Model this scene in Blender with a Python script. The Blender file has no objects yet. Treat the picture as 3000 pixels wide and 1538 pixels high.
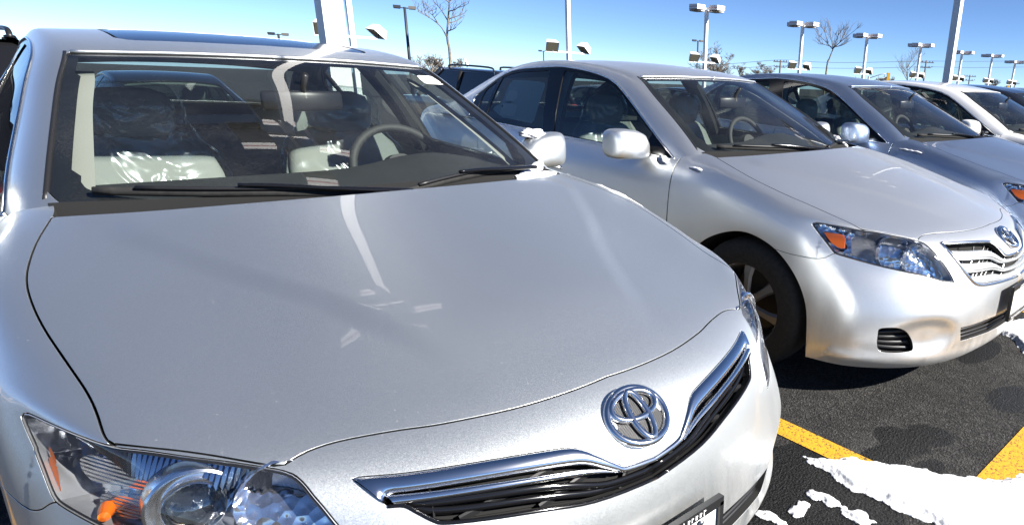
import bpy, bmesh, math, random
import numpy as np
from mathutils import Vector, Matrix
from mathutils.bvhtree import BVHTree

random.seed(7); rng = np.random.default_rng(7)
scene = bpy.context.scene
COL = scene.collection
R = math.radians

# ------------------------------------------------------------------ camera
# solved from the landmarks of four look-alike cars parked side by side
CAM = np.array([-0.801, -0.849, 1.386]); YAW, PITCH, ROLL = 0.8671, -0.3206, 0.0569
FPX, PPX, PPY = 1914.62, 2147.86, 854.08           # in pixels of the 3000 x 1538 photograph
_cy, _sy, _cp, _sp = math.cos(YAW), math.sin(YAW), math.cos(PITCH), math.sin(PITCH)
_f = np.array([_sy*_cp, _cy*_cp, _sp]); _r0 = np.array([_cy, -_sy, 0]); _u0 = np.cross(_r0, _f)
_r = math.cos(ROLL)*_r0 + math.sin(ROLL)*_u0; _u = -math.sin(ROLL)*_r0 + math.cos(ROLL)*_u0
cd = bpy.data.cameras.new('camera'); cam = bpy.data.objects.new('camera', cd); COL.objects.link(cam)
cam.matrix_world = Matrix([[_r[k], _u[k], -_f[k], CAM[k]] for k in range(3)] + [[0, 0, 0, 1]])
cd.sensor_fit = 'HORIZONTAL'; cd.sensor_width = 36; cd.lens = FPX/3000*36
cd.shift_x = (1500-PPX)/3000; cd.shift_y = (PPY-769)/3000
cd.clip_start = 0.02; cd.clip_end = 3000
scene.camera = cam

# ------------------------------------------------------------------ light
SUN_AZ, SUN_EL = R(70), R(33)                         # azimuth from +X towards -Y
sun_dir = Vector((math.cos(SUN_EL)*math.cos(SUN_AZ), -math.cos(SUN_EL)*math.sin(SUN_AZ), math.sin(SUN_EL)))
world = bpy.data.worlds.new('World'); scene.world = world; world.use_nodes = True
wn = world.node_tree; bg = wn.nodes['Background']
sky = wn.nodes.new('ShaderNodeTexSky'); sky.sky_type = 'NISHITA'; sky.sun_disc = False
sky.sun_elevation = SUN_EL; sky.sun_rotation = math.atan2(sun_dir.x, sun_dir.y)
sky.altitude = 3200; sky.air_density = 0.6; sky.dust_density = 0.0; sky.ozone_density = 5.0
wn.links.new(sky.outputs[0], bg.inputs[0]); bg.inputs[1].default_value = 0.062
sd = bpy.data.lights.new('sun', 'SUN'); sd.energy = 5.0; sd.angle = R(0.53); sd.color = (1, .955, .89)
sun = bpy.data.objects.new('sun', sd); COL.objects.link(sun)
sun.rotation_euler = sun_dir.to_track_quat('Z', 'Y').to_euler(); sun.location = (8, -6, 12)
vs = scene.view_settings; vs.view_transform = 'Standard'; vs.look = 'None'; vs.exposure = 1.45; vs.gamma = 1
vs.use_curve_mapping = False
scene.cycles.max_bounces = 10; scene.cycles.transparent_max_bounces = 16; scene.cycles.glossy_bounces = 6
scene.cycles.caustics_reflective = False; scene.cycles.caustics_refractive = False

# ------------------------------------------------------------------ materials
MATS = {}
class NT:
    def __init__(s, name):
        s.m = bpy.data.materials.new(name); s.m.use_nodes = True; s.t = s.m.node_tree
        s.p = s.t.nodes['Principled BSDF']; s.out = s.t.nodes['Material Output']; MATS[name] = s.m
    def n(s, typ, **kw):
        x = s.t.nodes.new(typ)
        for k, v in kw.items(): setattr(x, k, v)
        return x
    def l(s, a, b): s.t.links.new(a, b)
    def set(s, **kw):
        for k, v in kw.items():
            i = s.p.inputs[k.replace('_', ' ')]
            i.default_value = (*v, 1) if isinstance(v, tuple) and len(v) == 3 else v
        return s
    def coord(s, scale=1.0, kind='Object'):
        tc = s.n('ShaderNodeTexCoord'); mp = s.n('ShaderNodeMapping')
        mp.inputs['Scale'].default_value = (scale,)*3 if not isinstance(scale, tuple) else scale
        s.l(tc.outputs[kind], mp.inputs[0]); return mp.outputs[0]
    def noise(s, vec, scale, detail=2, rough=.5):
        x = s.n('ShaderNodeTexNoise'); x.inputs['Scale'].default_value = scale
        x.inputs['Detail'].default_value = detail; x.inputs['Roughness'].default_value = rough
        if vec is not None: s.l(vec, x.inputs['Vector'])
        return x
    def ramp(s, fac, stops):
        x = s.n('ShaderNodeValToRGB'); e = x.color_ramp.elements
        while len(e) < len(stops): e.new(.5)
        for k, (p, c) in enumerate(stops):
            e[k].position = p; e[k].color = (*c, 1) if len(c) == 3 else c
        s.l(fac, x.inputs[0]); return x.outputs[0]
    def bump(s, h, strength=.2, dist=.01, nrm='Normal'):
        x = s.n('ShaderNodeBump'); x.inputs['Strength'].default_value = strength
        x.inputs['Distance'].default_value = dist; s.l(h, x.inputs['Height']); s.l(x.outputs[0], s.p.inputs[nrm])
    def math(s, op, a, b=None, c=None, clamp=False):
        x = s.n('ShaderNodeMath', operation=op, use_clamp=clamp)
        for k, v in enumerate((a, b, c)):
            if v is None: continue
            if isinstance(v, (int, float)): x.inputs[k].default_value = v
            else: s.l(v, x.inputs[k])
        return x.outputs[0]
    def mixc(s, fac, a, b, mode='MIX'):
        x = s.n('ShaderNodeMix', data_type='RGBA', blend_type=mode)
        for k, v in ((0, fac), (6, a), (7, b)):
            if isinstance(v, tuple): x.inputs[k].default_value = (*v, 1)
            elif isinstance(v, (int, float)): x.inputs[k].default_value = v
            else: s.l(v, x.inputs[k])
        return x.outputs[2]
def simple(name, col, rough=.5, metal=0., **kw):
    s = NT(name).set(Base_Color=col, Roughness=rough, Metallic=metal)
    for k, v in kw.items(): s.p.inputs[k.replace('_', ' ')].default_value = v
    return s
def paint(name, col, rough=.34, metal=.85, flake=.12, dust=.0, broad=.52, mixb=.50):
    s = NT(name).set(Base_Color=col, Roughness=rough, Metallic=metal)
    s.p.inputs['Coat Weight'].default_value = 1; s.p.inputs['Coat Roughness'].default_value = .025
    s.p.inputs['Coat IOR'].default_value = 1.6
    v = s.coord()
    vor = s.n('ShaderNodeTexVoronoi'); vor.inputs['Scale'].default_value = 900; s.l(v, vor.inputs['Vector'])
    geo = s.n('ShaderNodeNewGeometry')
    sub = s.n('ShaderNodeVectorMath', operation='SUBTRACT'); s.l(vor.outputs['Color'], sub.inputs[0]); sub.inputs[1].default_value = (.5,)*3
    sc = s.n('ShaderNodeVectorMath', operation='SCALE'); s.l(sub.outputs[0], sc.inputs[0]); sc.inputs['Scale'].default_value = flake
    ad = s.n('ShaderNodeVectorMath', operation='ADD'); s.l(geo.outputs['Normal'], ad.inputs[0]); s.l(sc.outputs[0], ad.inputs[1])
    nm = s.n('ShaderNodeVectorMath', operation='NORMALIZE'); s.l(ad.outputs[0], nm.inputs[0])
    s.l(nm.outputs[0], s.p.inputs['Normal'])
    if metal > .5:                                   # fine and coarse flake: a tight lobe over a broad one
        q = s.n('ShaderNodeBsdfAnisotropic'); q.inputs['Roughness'].default_value = broad; q.inputs[0].default_value = (*[min(1, c*1.28) for c in col], 1)
        s.l(nm.outputs[0], q.inputs['Normal']); mx = s.n('ShaderNodeMixShader'); mx.inputs[0].default_value = mixb
        s.l(s.p.outputs[0], mx.inputs[1]); s.l(q.outputs[0], mx.inputs[2]); s.l(mx.outputs[0], s.out.inputs[0])
    # winter grime: faint roughness and tone variation
    n1 = s.noise(v, 2.2, 5, .6); n2 = s.noise(v, 60, 3, .7)
    g = s.math('MULTIPLY', n1.outputs[0], n2.outputs[0])
    s.l(s.ramp(g, [(.12, (.94,)*3), (.45, (1.0,)*3)]), s.p.inputs['Coat Weight'])
    s.l(s.mixc(s.ramp(g, [(.2, (0,)*3), (.6, (dust,)*3)]), col, (.42, .41, .39)), s.p.inputs['Base Color'])
    cr = s.math('MULTIPLY_ADD', n1.outputs[0], .008, 0.0); s.l(cr, s.p.inputs['Coat Roughness'])
    # dried salt film low on the body and scattered water spots
    sp = s.n('ShaderNodeSeparateXYZ'); s.l(v, sp.inputs[0])
    low = s.math('MULTIPLY', s.ramp(sp.outputs[2], [(.18, (1,)*3), (.62, (0,)*3)]), s.ramp(s.noise(s.coord((3, 3, .7)), 5, 6, .7).outputs[0], [(.38, (0,)*3), (.75, (.5,)*3)]))
    spot = s.n('ShaderNodeTexVoronoi'); spot.inputs['Scale'].default_value = 42; s.l(v, spot.inputs['Vector'])
    spf = s.math('MULTIPLY', s.ramp(spot.outputs['Distance'], [(.05, (.2,)*3), (.10, (0,)*3)]), s.ramp(s.noise(v, 4, 2).outputs[0], [(.5, (0,)*3), (.62, (1,)*3)]))
    fm = s.math('ADD', low, spf, clamp=True); df = s.n('ShaderNodeBsdfDiffuse'); df.inputs[0].default_value = (.50, .49, .47, 1)
    m3 = s.n('ShaderNodeMixShader'); src = s.out.inputs[0].links[0].from_socket
    s.l(fm, m3.inputs[0]); s.l(src, m3.inputs[1]); s.l(df.outputs[0], m3.inputs[2]); s.l(m3.outputs[0], s.out.inputs[0])
    return s
def glass(name, tint, rough=.0, ior=1.5, dirt=0.0):
    s = NT(name); t = s.t; t.nodes.remove(s.p)
    tr = s.n('ShaderNodeBsdfTransparent'); tr.inputs[0].default_value = (*tint, 1)
    gl = s.n('ShaderNodeBsdfGlossy'); gl.inputs['Roughness'].default_value = rough
    # Schlick reflectance of both faces of the pane, the same from inside and outside
    fr = s.n('ShaderNodeLayerWeight'); fr.inputs[0].default_value = .5; mx = s.n('ShaderNodeMixShader')
    f0 = ((ior-1)/(ior+1))**2*2.0
    fac = s.math('MULTIPLY_ADD', s.math('POWER', fr.outputs['Facing'], 4.5), 1-f0, f0, clamp=True)
    s.l(fac, mx.inputs[0]); s.l(tr.outputs[0], mx.inputs[1]); s.l(gl.outputs[0], mx.inputs[2])
    o = mx.outputs[0]
    if dirt:
        df = s.n('ShaderNodeBsdfDiffuse'); df.inputs[0].default_value = (.55, .55, .55, 1)
        v = s.coord(); a = s.noise(v, 3, 4, .6); b = s.noise(v, 260, 2, .6)
        d = s.ramp(s.math('MULTIPLY', a.outputs[0], b.outputs[0]), [(.22, (.006,)*3), (.42, (dirt,)*3)])
        m2 = s.n('ShaderNodeMixShader'); s.l(d, m2.inputs[0]); s.l(o, m2.inputs[1]); s.l(df.outputs[0], m2.inputs[2]); o = m2.outputs[0]
    s.l(o, s.out.inputs[0]); return s

# ------------------------------------------------------------------ object helpers
def tag(o, label=None, cat=None, group=None, kind=None):
    for k, v in (('label', label), ('category', cat), ('group', group), ('kind', kind)):
        if v: o[k] = v
    return o
def empty(name, loc=(0, 0, 0), rz=0.):
    o = bpy.data.objects.new(name, None); COL.objects.link(o); o.location = loc; o.rotation_euler = (0, 0, rz)
    o.empty_display_size = .2; return o
def link(name, me, mat=None, parent=None):
    o = bpy.data.objects.new(name, me); COL.objects.link(o)
    if mat is not None:
        for m in (mat if isinstance(mat, (list, tuple)) else [mat]): me.materials.append(MATS[m] if isinstance(m, str) else m)
    if parent is not None: o.parent = parent
    return o
def mesh_obj(name, V, F, mat, parent=None, smooth=True, normals=None, midx=None, sharp=None):
    me = bpy.data.meshes.new(name)
    me.from_pydata([tuple(map(float, v)) for v in V], [], [tuple(int(i) for i in f) for f in F])
    me.update()
    if smooth: me.polygons.foreach_set('use_smooth', [True]*len(me.polygons))
    if midx is not None: me.polygons.foreach_set('material_index', np.asarray(midx, dtype=np.int32))
    if normals is not None: me.normals_split_custom_set_from_vertices([tuple(map(float, n)) for n in normals])
    elif smooth and sharp: me.set_sharp_from_angle(angle=R(sharp))
    return link(name, me, mat, parent)
class MB:
    """collects simple shapes into one mesh"""
    def __init__(s): s.V = []; s.F = []
    def add(s, V, F):
        o = len(s.V); s.V += [tuple(v) for v in V]; s.F += [tuple(i+o for i in f) for f in F]; return s
    def box(s, c, d, M=None):
        c = np.array(c, float); d = np.array(d, float)/2
        P = np.array([[x, y, z] for z in (-1, 1) for y in (-1, 1) for x in (-1, 1)])*d
        if M is not None: P = P @ np.array(M).T
        return s.add(P+c, [(0, 2, 3, 1), (4, 5, 7, 6), (0, 1, 5, 4), (2, 6, 7, 3), (0, 4, 6, 2), (1, 3, 7, 5)])
    def prism(s, poly, ax, a, b):
        n = len(poly); V = []
        for h in (a, b):
            for q in poly: v = list(q); v.insert(ax, h); V.append(v)
        F = [tuple(range(n))[::-1], tuple(range(n, 2*n))] + [(k, (k+1) % n, n+(k+1) % n, n+k) for k in range(n)]
        return s.add(V, F)
    def tube(s, pts, rad, n=8, cap=True, flat=1.0):
        pts = np.array(pts, float); m = len(pts); rad = np.broadcast_to(np.array(rad, float), (m,))
        T = np.gradient(pts, axis=0) if m > 2 else np.repeat((pts[1:]-pts[:1]), 2, 0)
        T /= np.linalg.norm(T, axis=1)[:, None]+1e-12
        up = np.array([0, 0, 1.]) if abs(T[0, 2]) < .9 else np.array([1., 0, 0])
        V = []; N = np.cross(T[0], up); N /= np.linalg.norm(N)
        for k in range(m):
            N = N-T[k]*(N@T[k]); N /= np.linalg.norm(N); B = np.cross(T[k], N)
            for a in range(n):
                th = 2*math.pi*a/n; V.append(pts[k]+rad[k]*(math.cos(th)*N+math.sin(th)*B*flat))
        F = [(k*n+a, k*n+(a+1) % n, (k+1)*n+(a+1) % n, (k+1)*n+a) for k in range(m-1) for a in range(n)]
        if cap: F += [tuple(range(n))[::-1], tuple(range((m-1)*n, m*n))]
        return s.add(V, F)
    def lathe(s, prof, n=32, M=None, o=(0, 0, 0)):
        """profile (radius, height) turned round the local z axis"""
        V = []; m = len(prof)
        for r, h in prof:
            for a in range(n):
                th = 2*math.pi*a/n; V.append((r*math.cos(th), r*math.sin(th), h))
        V = np.array(V)
        if M is not None: V = V @ np.array(M).T
        F = [(k*n+a, k*n+(a+1) % n, (k+1)*n+(a+1) % n, (k+1)*n+a) for k in range(m-1) for a in range(n)]
        return s.add(V+np.array(o), F)
    def grid(s, P, closeu=False, closev=False):
        P = np.asarray(P, float); a, b = P.shape[:2]
        F = [(i*b+j, i*b+(j+1) % b, ((i+1) % a)*b+(j+1) % b, ((i+1) % a)*b+j)
             for i in range(a if closeu else a-1) for j in range(b if closev else b-1)]
        return s.add(P.reshape(-1, 3), F)
    def build(s, name, mat, parent=None, smooth=False, sharp=None, midx=None):
        return mesh_obj(name, s.V, s.F, mat, parent, smooth or bool(sharp), None, midx, sharp)
def rotm(ax, deg):
    return np.array(Matrix.Rotation(R(deg), 3, ax))
def cr(pts, n=8, closed=False):
    """Catmull-Rom through points"""
    P = np.array(pts, float); m = len(P)
    if closed: Q = np.vstack([P[-1:], P, P[:2]]); seg = m
    else: Q = np.vstack([2*P[:1]-P[1:2], P, 2*P[-1:]-P[-2:-1]]); seg = m-1
    out = []
    for k in range(seg):
        a, b, c, d = Q[k:k+4]
        t = np.linspace(0, 1, n, endpoint=False)[:, None]
        out.append(.5*((2*b)+(c-a)*t+(2*a-5*b+4*c-d)*t*t+(3*b-a-3*c+d)*t**3))
    out = np.vstack(out)
    return out if closed else np.vstack([out, P[-1:]])
def smooth01(x): x = np.clip(x, 0, 1); return x*x*(3-2*x)
# ------------------------------------------------------------------ car surfaces
CARS = {1: (0, 0, 0), 2: (2.437, .091, .028), 3: (4.633, .036, .018), 4: (6.648, -.051, -.009)}
def px_ray(px, py, car=1):
    d = _f + _r*(px-PPX)/FPX - _u*(py-PPY)/FPX; d = d/np.linalg.norm(d)
    dx, dy, a = CARS[car]; c, s = math.cos(a), math.sin(a)
    o = CAM-np.array([dx, dy, 0]); o = np.array([c*o[0]+s*o[1], -s*o[0]+c*o[1], o[2]])
    d = np.array([c*d[0]+s*d[1], -s*d[0]+c*d[1], d[2]])
    return o, d
def zc(pts, ox, oy, s): return [(ox+x/s, oy+y/s) for x, y in pts]

def bs_basis(u, n):
    i = np.clip(np.floor(u).astype(int), 0, n-2); t = u-i
    B = np.zeros((len(u), n+2)); k = np.arange(len(u))
    for j, w in enumerate(((1-t)**3/6, (3*t**3-6*t*t+4)/6, (-3*t**3+3*t*t+3*t+1)/6, t**3/6)): B[k, i+j] += w
    return B
class Surf:
    def __init__(s, P, un, vn, iters=3, disp=None, mirror=True, flip=False):
        s.flip = -1 if flip else 1
        P = np.array(P, float); s.n, s.m = P.shape[:2]; s.mirror = mirror
        C = P.copy(); ui, vi = np.arange(s.n, dtype=float), np.arange(s.m, dtype=float)
        for _ in range(iters): C = C+(P-s._ev(C, ui, vi))
        s.C = C
        def dens(n, seg): return np.concatenate([np.linspace(k, k+1, seg[k], endpoint=False) for k in range(n-1)]+[[n-1.]])
        s.u = dens(s.n, un); s.v = dens(s.m, vn)
        s.P = s._ev(C, s.u, s.v); s.P[:, 0, 0] = 0 if mirror else s.P[:, 0, 0]
        s._normals()
        if disp is not None:
            s.P = s.P+s.N*disp(s.P, s.N)[..., None]; s._normals()
        nu, nv = len(s.u), len(s.v)
        a = (np.arange(nu-1)[:, None]*nv+np.arange(nv-1)[None]).ravel()
        s.Q = np.stack([a, a+1, a+nv+1, a+nv], 1)
        if flip: s.Q = s.Q[:, ::-1]
        s.V = s.P.reshape(-1, 3); s.Nv = s.N.reshape(-1, 3)
        s.UV = np.stack(np.meshgrid(s.u, s.v, indexing='ij'), -1).reshape(-1, 2)
        s.bvh = BVHTree.FromPolygons([tuple(v) for v in s.V], [tuple(int(i) for i in q) for q in s.Q])
    def _ev(s, C, u, v):
        E = np.concatenate([2*C[:1]-C[1:2], C, 2*C[-1:]-C[-2:-1]], 0)
        L = E[:, 1:2]*np.array([-1, 1, 1]) if s.mirror else 2*E[:, :1]-E[:, 1:2]
        E = np.concatenate([L, E, 2*E[:, -1:]-E[:, -2:-1]], 1)
        return np.einsum('ai,ijk,bj->abk', bs_basis(u, s.n), E, bs_basis(v, s.m))
    def _normals(s):
        du = np.gradient(s.P, axis=0); dv = np.gradient(s.P, axis=1)
        if s.mirror: dv[:, 0] = s.P[:, 1]*np.array([1, 0, 0])
        N = np.cross(dv, du)*s.flip; s.N = N/(np.linalg.norm(N, axis=2)[..., None]+1e-12)
        if s.mirror: s.N[:, 0, 0] = 0; s.N[:, 0] /= np.linalg.norm(s.N[:, 0], axis=1)[:, None]
    def locate(s, pt):
        """nearest surface point -> (point, uv, normal)"""
        co, nr, fi, d = s.bvh.find_nearest(Vector(pt)); return s._uv(np.array(co), fi)
    def _uv(s, co, fi):
        nv = len(s.v); iu, iv = divmod(int(fi), nv-1)
        p = s.P[iu, iv]; A = np.stack([(s.P[iu+1, iv]-p+s.P[iu+1, iv+1]-s.P[iu, iv+1])/2, (s.P[iu, iv+1]-p+s.P[iu+1, iv+1]-s.P[iu+1, iv])/2], 1)
        t = np.clip(np.linalg.lstsq(A, co-p, rcond=None)[0], 0, 1)
        return co, np.array([s.u[iu]+t[0]*(s.u[iu+1]-s.u[iu]), s.v[iv]+t[1]*(s.v[iv+1]-s.v[iv])]), s.N[iu, iv]
    def px(s, q, car=1, side=-1):
        """photo pixel -> point on the +X half of the surface (side -1: pixel lies on the car's right)"""
        o, d = px_ray(q[0], q[1], car)
        if side < 0: o = o*np.array([-1, 1, 1]); d = d*np.array([-1, 1, 1])
        co, nr, fi, dist = s.bvh.ray_cast(Vector(o), Vector(d))
        if co is None:
            co, nr, fi, dist = s.bvh.find_nearest(Vector(o+d*np.dot(s.V.mean(0)-o, d)))
            t = np.linspace(.6, 6, 400); best = None
            for tt in t:
                c2, n2, f2, dd = s.bvh.find_nearest(Vector(o+d*tt))
                if best is None or dd < best[0]: best = (dd, c2, f2)
            co, fi = best[1], best[2]
        return s._uv(np.array(co), fi)
    def curve(s, pts, car=1, side=-1, n=6, closed=False, cen=None):
        H = [s.px(q, car, side) for q in pts]
        U = np.array([h[1] for h in H])
        if cen is not None:                       # force an end onto the centre line
            for k in cen: U[k, 1] = 0
        return s.uvcurve(U, n, closed)
    def uvcurve(s, U, n=6, closed=False):
        U = cr(U, n, closed) if n > 1 else np.array(U, float)
        return s.at(U), U
    def at(s, U, off=0.):
        U = np.atleast_2d(np.array(U, float)); nu, nv = len(s.u), len(s.v)
        a = np.interp(U[:, 0], s.u, np.arange(nu)); b = np.interp(U[:, 1], s.v, np.arange(nv))
        i = np.clip(a.astype(int), 0, nu-2); j = np.clip(b.astype(int), 0, nv-2); a = (a-i)[:, None]; b = (b-j)[:, None]
        def bl(G): return G[i, j]*(1-a)*(1-b)+G[i+1, j]*a*(1-b)+G[i, j+1]*(1-a)*b+G[i+1, j+1]*a*b
        return bl(s.P)+off*bl(s.N)
    def nat(s, U):
        U = np.atleast_2d(np.array(U, float)); P = s.at(U, 1.)-s.at(U, 0.)
        return P/np.linalg.norm(P, axis=1)[:, None]
    def patch(s): 
        T = np.concatenate([s.Q[:, [0, 1, 2]], s.Q[:, [0, 2, 3]]]); return Patch(s.V, s.Nv, s.UV, T)

def inpoly(P, poly):
    x, y = P[:, 0], P[:, 1]; c = np.zeros(len(P), bool); n = len(poly)
    for k in range(n):
        x1, y1 = poly[k]; x2, y2 = poly[(k+1) % n]
        if y1 == y2: continue
        c ^= ((y1 > y) != (y2 > y)) & (x < (x2-x1)*(y-y1)/(y2-y1)+x1)
    return c
def dist3(P, C):
    d = np.full(len(P), 1e9)
    for k in range(len(C)-1):
        a, b = C[k], C[k+1]; ab = b-a; L = ab@ab+1e-12
        t = np.clip((P-a)@ab/L, 0, 1); q = P-a-t[:, None]*ab
        d = np.minimum(d, np.einsum('ij,ij->i', q, q))
    return np.sqrt(d)
class Patch:
    def __init__(s, V, N, UV, F): s.V, s.N, s.UV, s.F = V, N, UV, F; s.clean()
    def clean(s):
        used = np.unique(s.F); m = np.full(len(s.V), -1); m[used] = np.arange(len(used))
        s.V, s.N, s.UV, s.F = s.V[used], s.N[used], s.UV[used], m[s.F]
    def phi(s, C, poly):
        return np.where(inpoly(s.UV, poly), -1, 1)*dist3(s.V, C)
    def keep(s, phi):
        """part of the patch where phi > 0, with new vertices along phi = 0"""
        phi = np.where(np.abs(phi) < 2e-5, 2e-5, phi); F = s.F; sg = phi[F] > 0; cnt = sg.sum(1)
        out = [F[cnt == 3]]; V, N, UV = [s.V], [s.N], [s.UV]; nv = len(s.V); key = {}
        newa, newb, newt = [], [], []
        def mid(a, b):
            nonlocal nv
            k = (a, b) if a < b else (b, a)
            if k not in key:
                key[k] = nv; nv += 1; newa.append(k[0]); newb.append(k[1]); newt.append(phi[k[0]]/(phi[k[0]]-phi[k[1]]))
            return key[k]
        ex = []
        for f, g in zip(F[(cnt == 1) | (cnt == 2)].tolist(), sg[(cnt == 1) | (cnt == 2)].tolist()):
            if sum(g) == 1:
                k = g.index(True); a, b, c = f[k], f[(k+1) % 3], f[(k+2) % 3]; ex.append((a, mid(a, b), mid(a, c)))
            else:
                k = g.index(False); a, b, c = f[k], f[(k+1) % 3], f[(k+2) % 3]
                p, q = mid(a, b), mid(a, c); ex += [(p, b, c), (p, c, q)]
        if ex: out.append(np.array(ex))
        if newa:
            a, b, t = np.array(newa), np.array(newb), np.array(newt)[:, None]
            V.append(s.V[a]*(1-t)+s.V[b]*t); UV.append(s.UV[a]*(1-t)+s.UV[b]*t)
            n = s.N[a]*(1-t)+s.N[b]*t; N.append(n/np.linalg.norm(n, axis=1)[:, None])
        return Patch(np.vstack(V), np.vstack(N), np.vstack(UV), np.vstack(out))
    def split(s, C, poly, gap=.004):
        ph = s.phi(C, poly); return s.keep(-ph-gap/2), s.keep(ph-gap/2)
    def select(s, mask):
        return Patch(s.V, s.N, s.UV, s.F[mask[s.F].all(1)])
    def below(s, f): return s.keep(-f)
    def above(s, f): return s.keep(f)
    def moved(s, off): return Patch(s.V+s.N*off, s.N, s.UV, s.F)
    def data(s, side='both', flange=.012, thick_dir=None):
        V, N, F = s.V, s.N, s.F
        E = np.sort(np.concatenate([F[:, [0, 1]], F[:, [1, 2]], F[:, [2, 0]]]), 1)
        D = np.concatenate([F[:, [0, 1]], F[:, [1, 2]], F[:, [2, 0]]])
        k = E[:, 0].astype(np.int64)*len(V)+E[:, 1]; _, inv, c = np.unique(k, return_inverse=True, return_counts=True)
        B = D[c[inv] == 1]
        if side == 'both': B = B[~((np.abs(V[B[:, 0], 0]) < 1e-5) & (np.abs(V[B[:, 1], 0]) < 1e-5))]
        nV, nN, nF = [V], [N], [F]
        if flange and len(B):
            n = len(V); a, b = B[:, 0], B[:, 1]; t = V[b]-V[a]; w = np.cross(t, N[a]); w /= np.linalg.norm(w, axis=1)[:, None]+1e-12
            # smooth the outward edge normal at shared vertices
            acc = np.zeros_like(V); np.add.at(acc, a, w); np.add.at(acc, b, w); acc /= np.linalg.norm(acc, axis=1)[:, None]+1e-12
            r = .002
            W = []
            for idx in (a, b): W += [V[idx], V[idx]+acc[idx]*r*.5-N[idx]*r*.35, V[idx]+acc[idx]*r*.5-N[idx]*flange]
            NN = []
            for idx in (a, b): NN += [N[idx], acc[idx], acc[idx]]
            m = len(a); base = n+np.arange(m)
            nV += W; nN += NN
            for l in (0, 1):
                p, q, rr, ss = base+l*m, base+(l+1)*m, base+(3+l+1)*m, base+(3+l)*m
                nF += [np.stack([p, q, rr], 1), np.stack([p, rr, ss], 1)]
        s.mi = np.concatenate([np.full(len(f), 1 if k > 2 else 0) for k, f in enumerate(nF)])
        V, N, F = np.vstack(nV), np.vstack(nN), np.vstack(nF)
        if side == 'R': return V*[-1, 1, 1], N*[-1, 1, 1], F[:, ::-1]
        if side == 'both': return np.vstack([V, V*[-1, 1, 1]]), np.vstack([N, N*[-1, 1, 1]]), np.vstack([F, F[:, ::-1]+len(V)])
        return V, N, F
    def obj(s, name, mat, parent, side='both', flange=.012):
        if not len(s.F): return None
        V, N, F = s.data(side, flange); mi = s.mi if side != 'both' else np.concatenate([s.mi, s.mi])
        return mesh_obj(name, V, F, [mat, 'black_inside'] if flange else mat, parent, True, N, mi if flange else None)  # deeper flange faces painted black, standing in for shade inside the panel gaps

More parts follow.
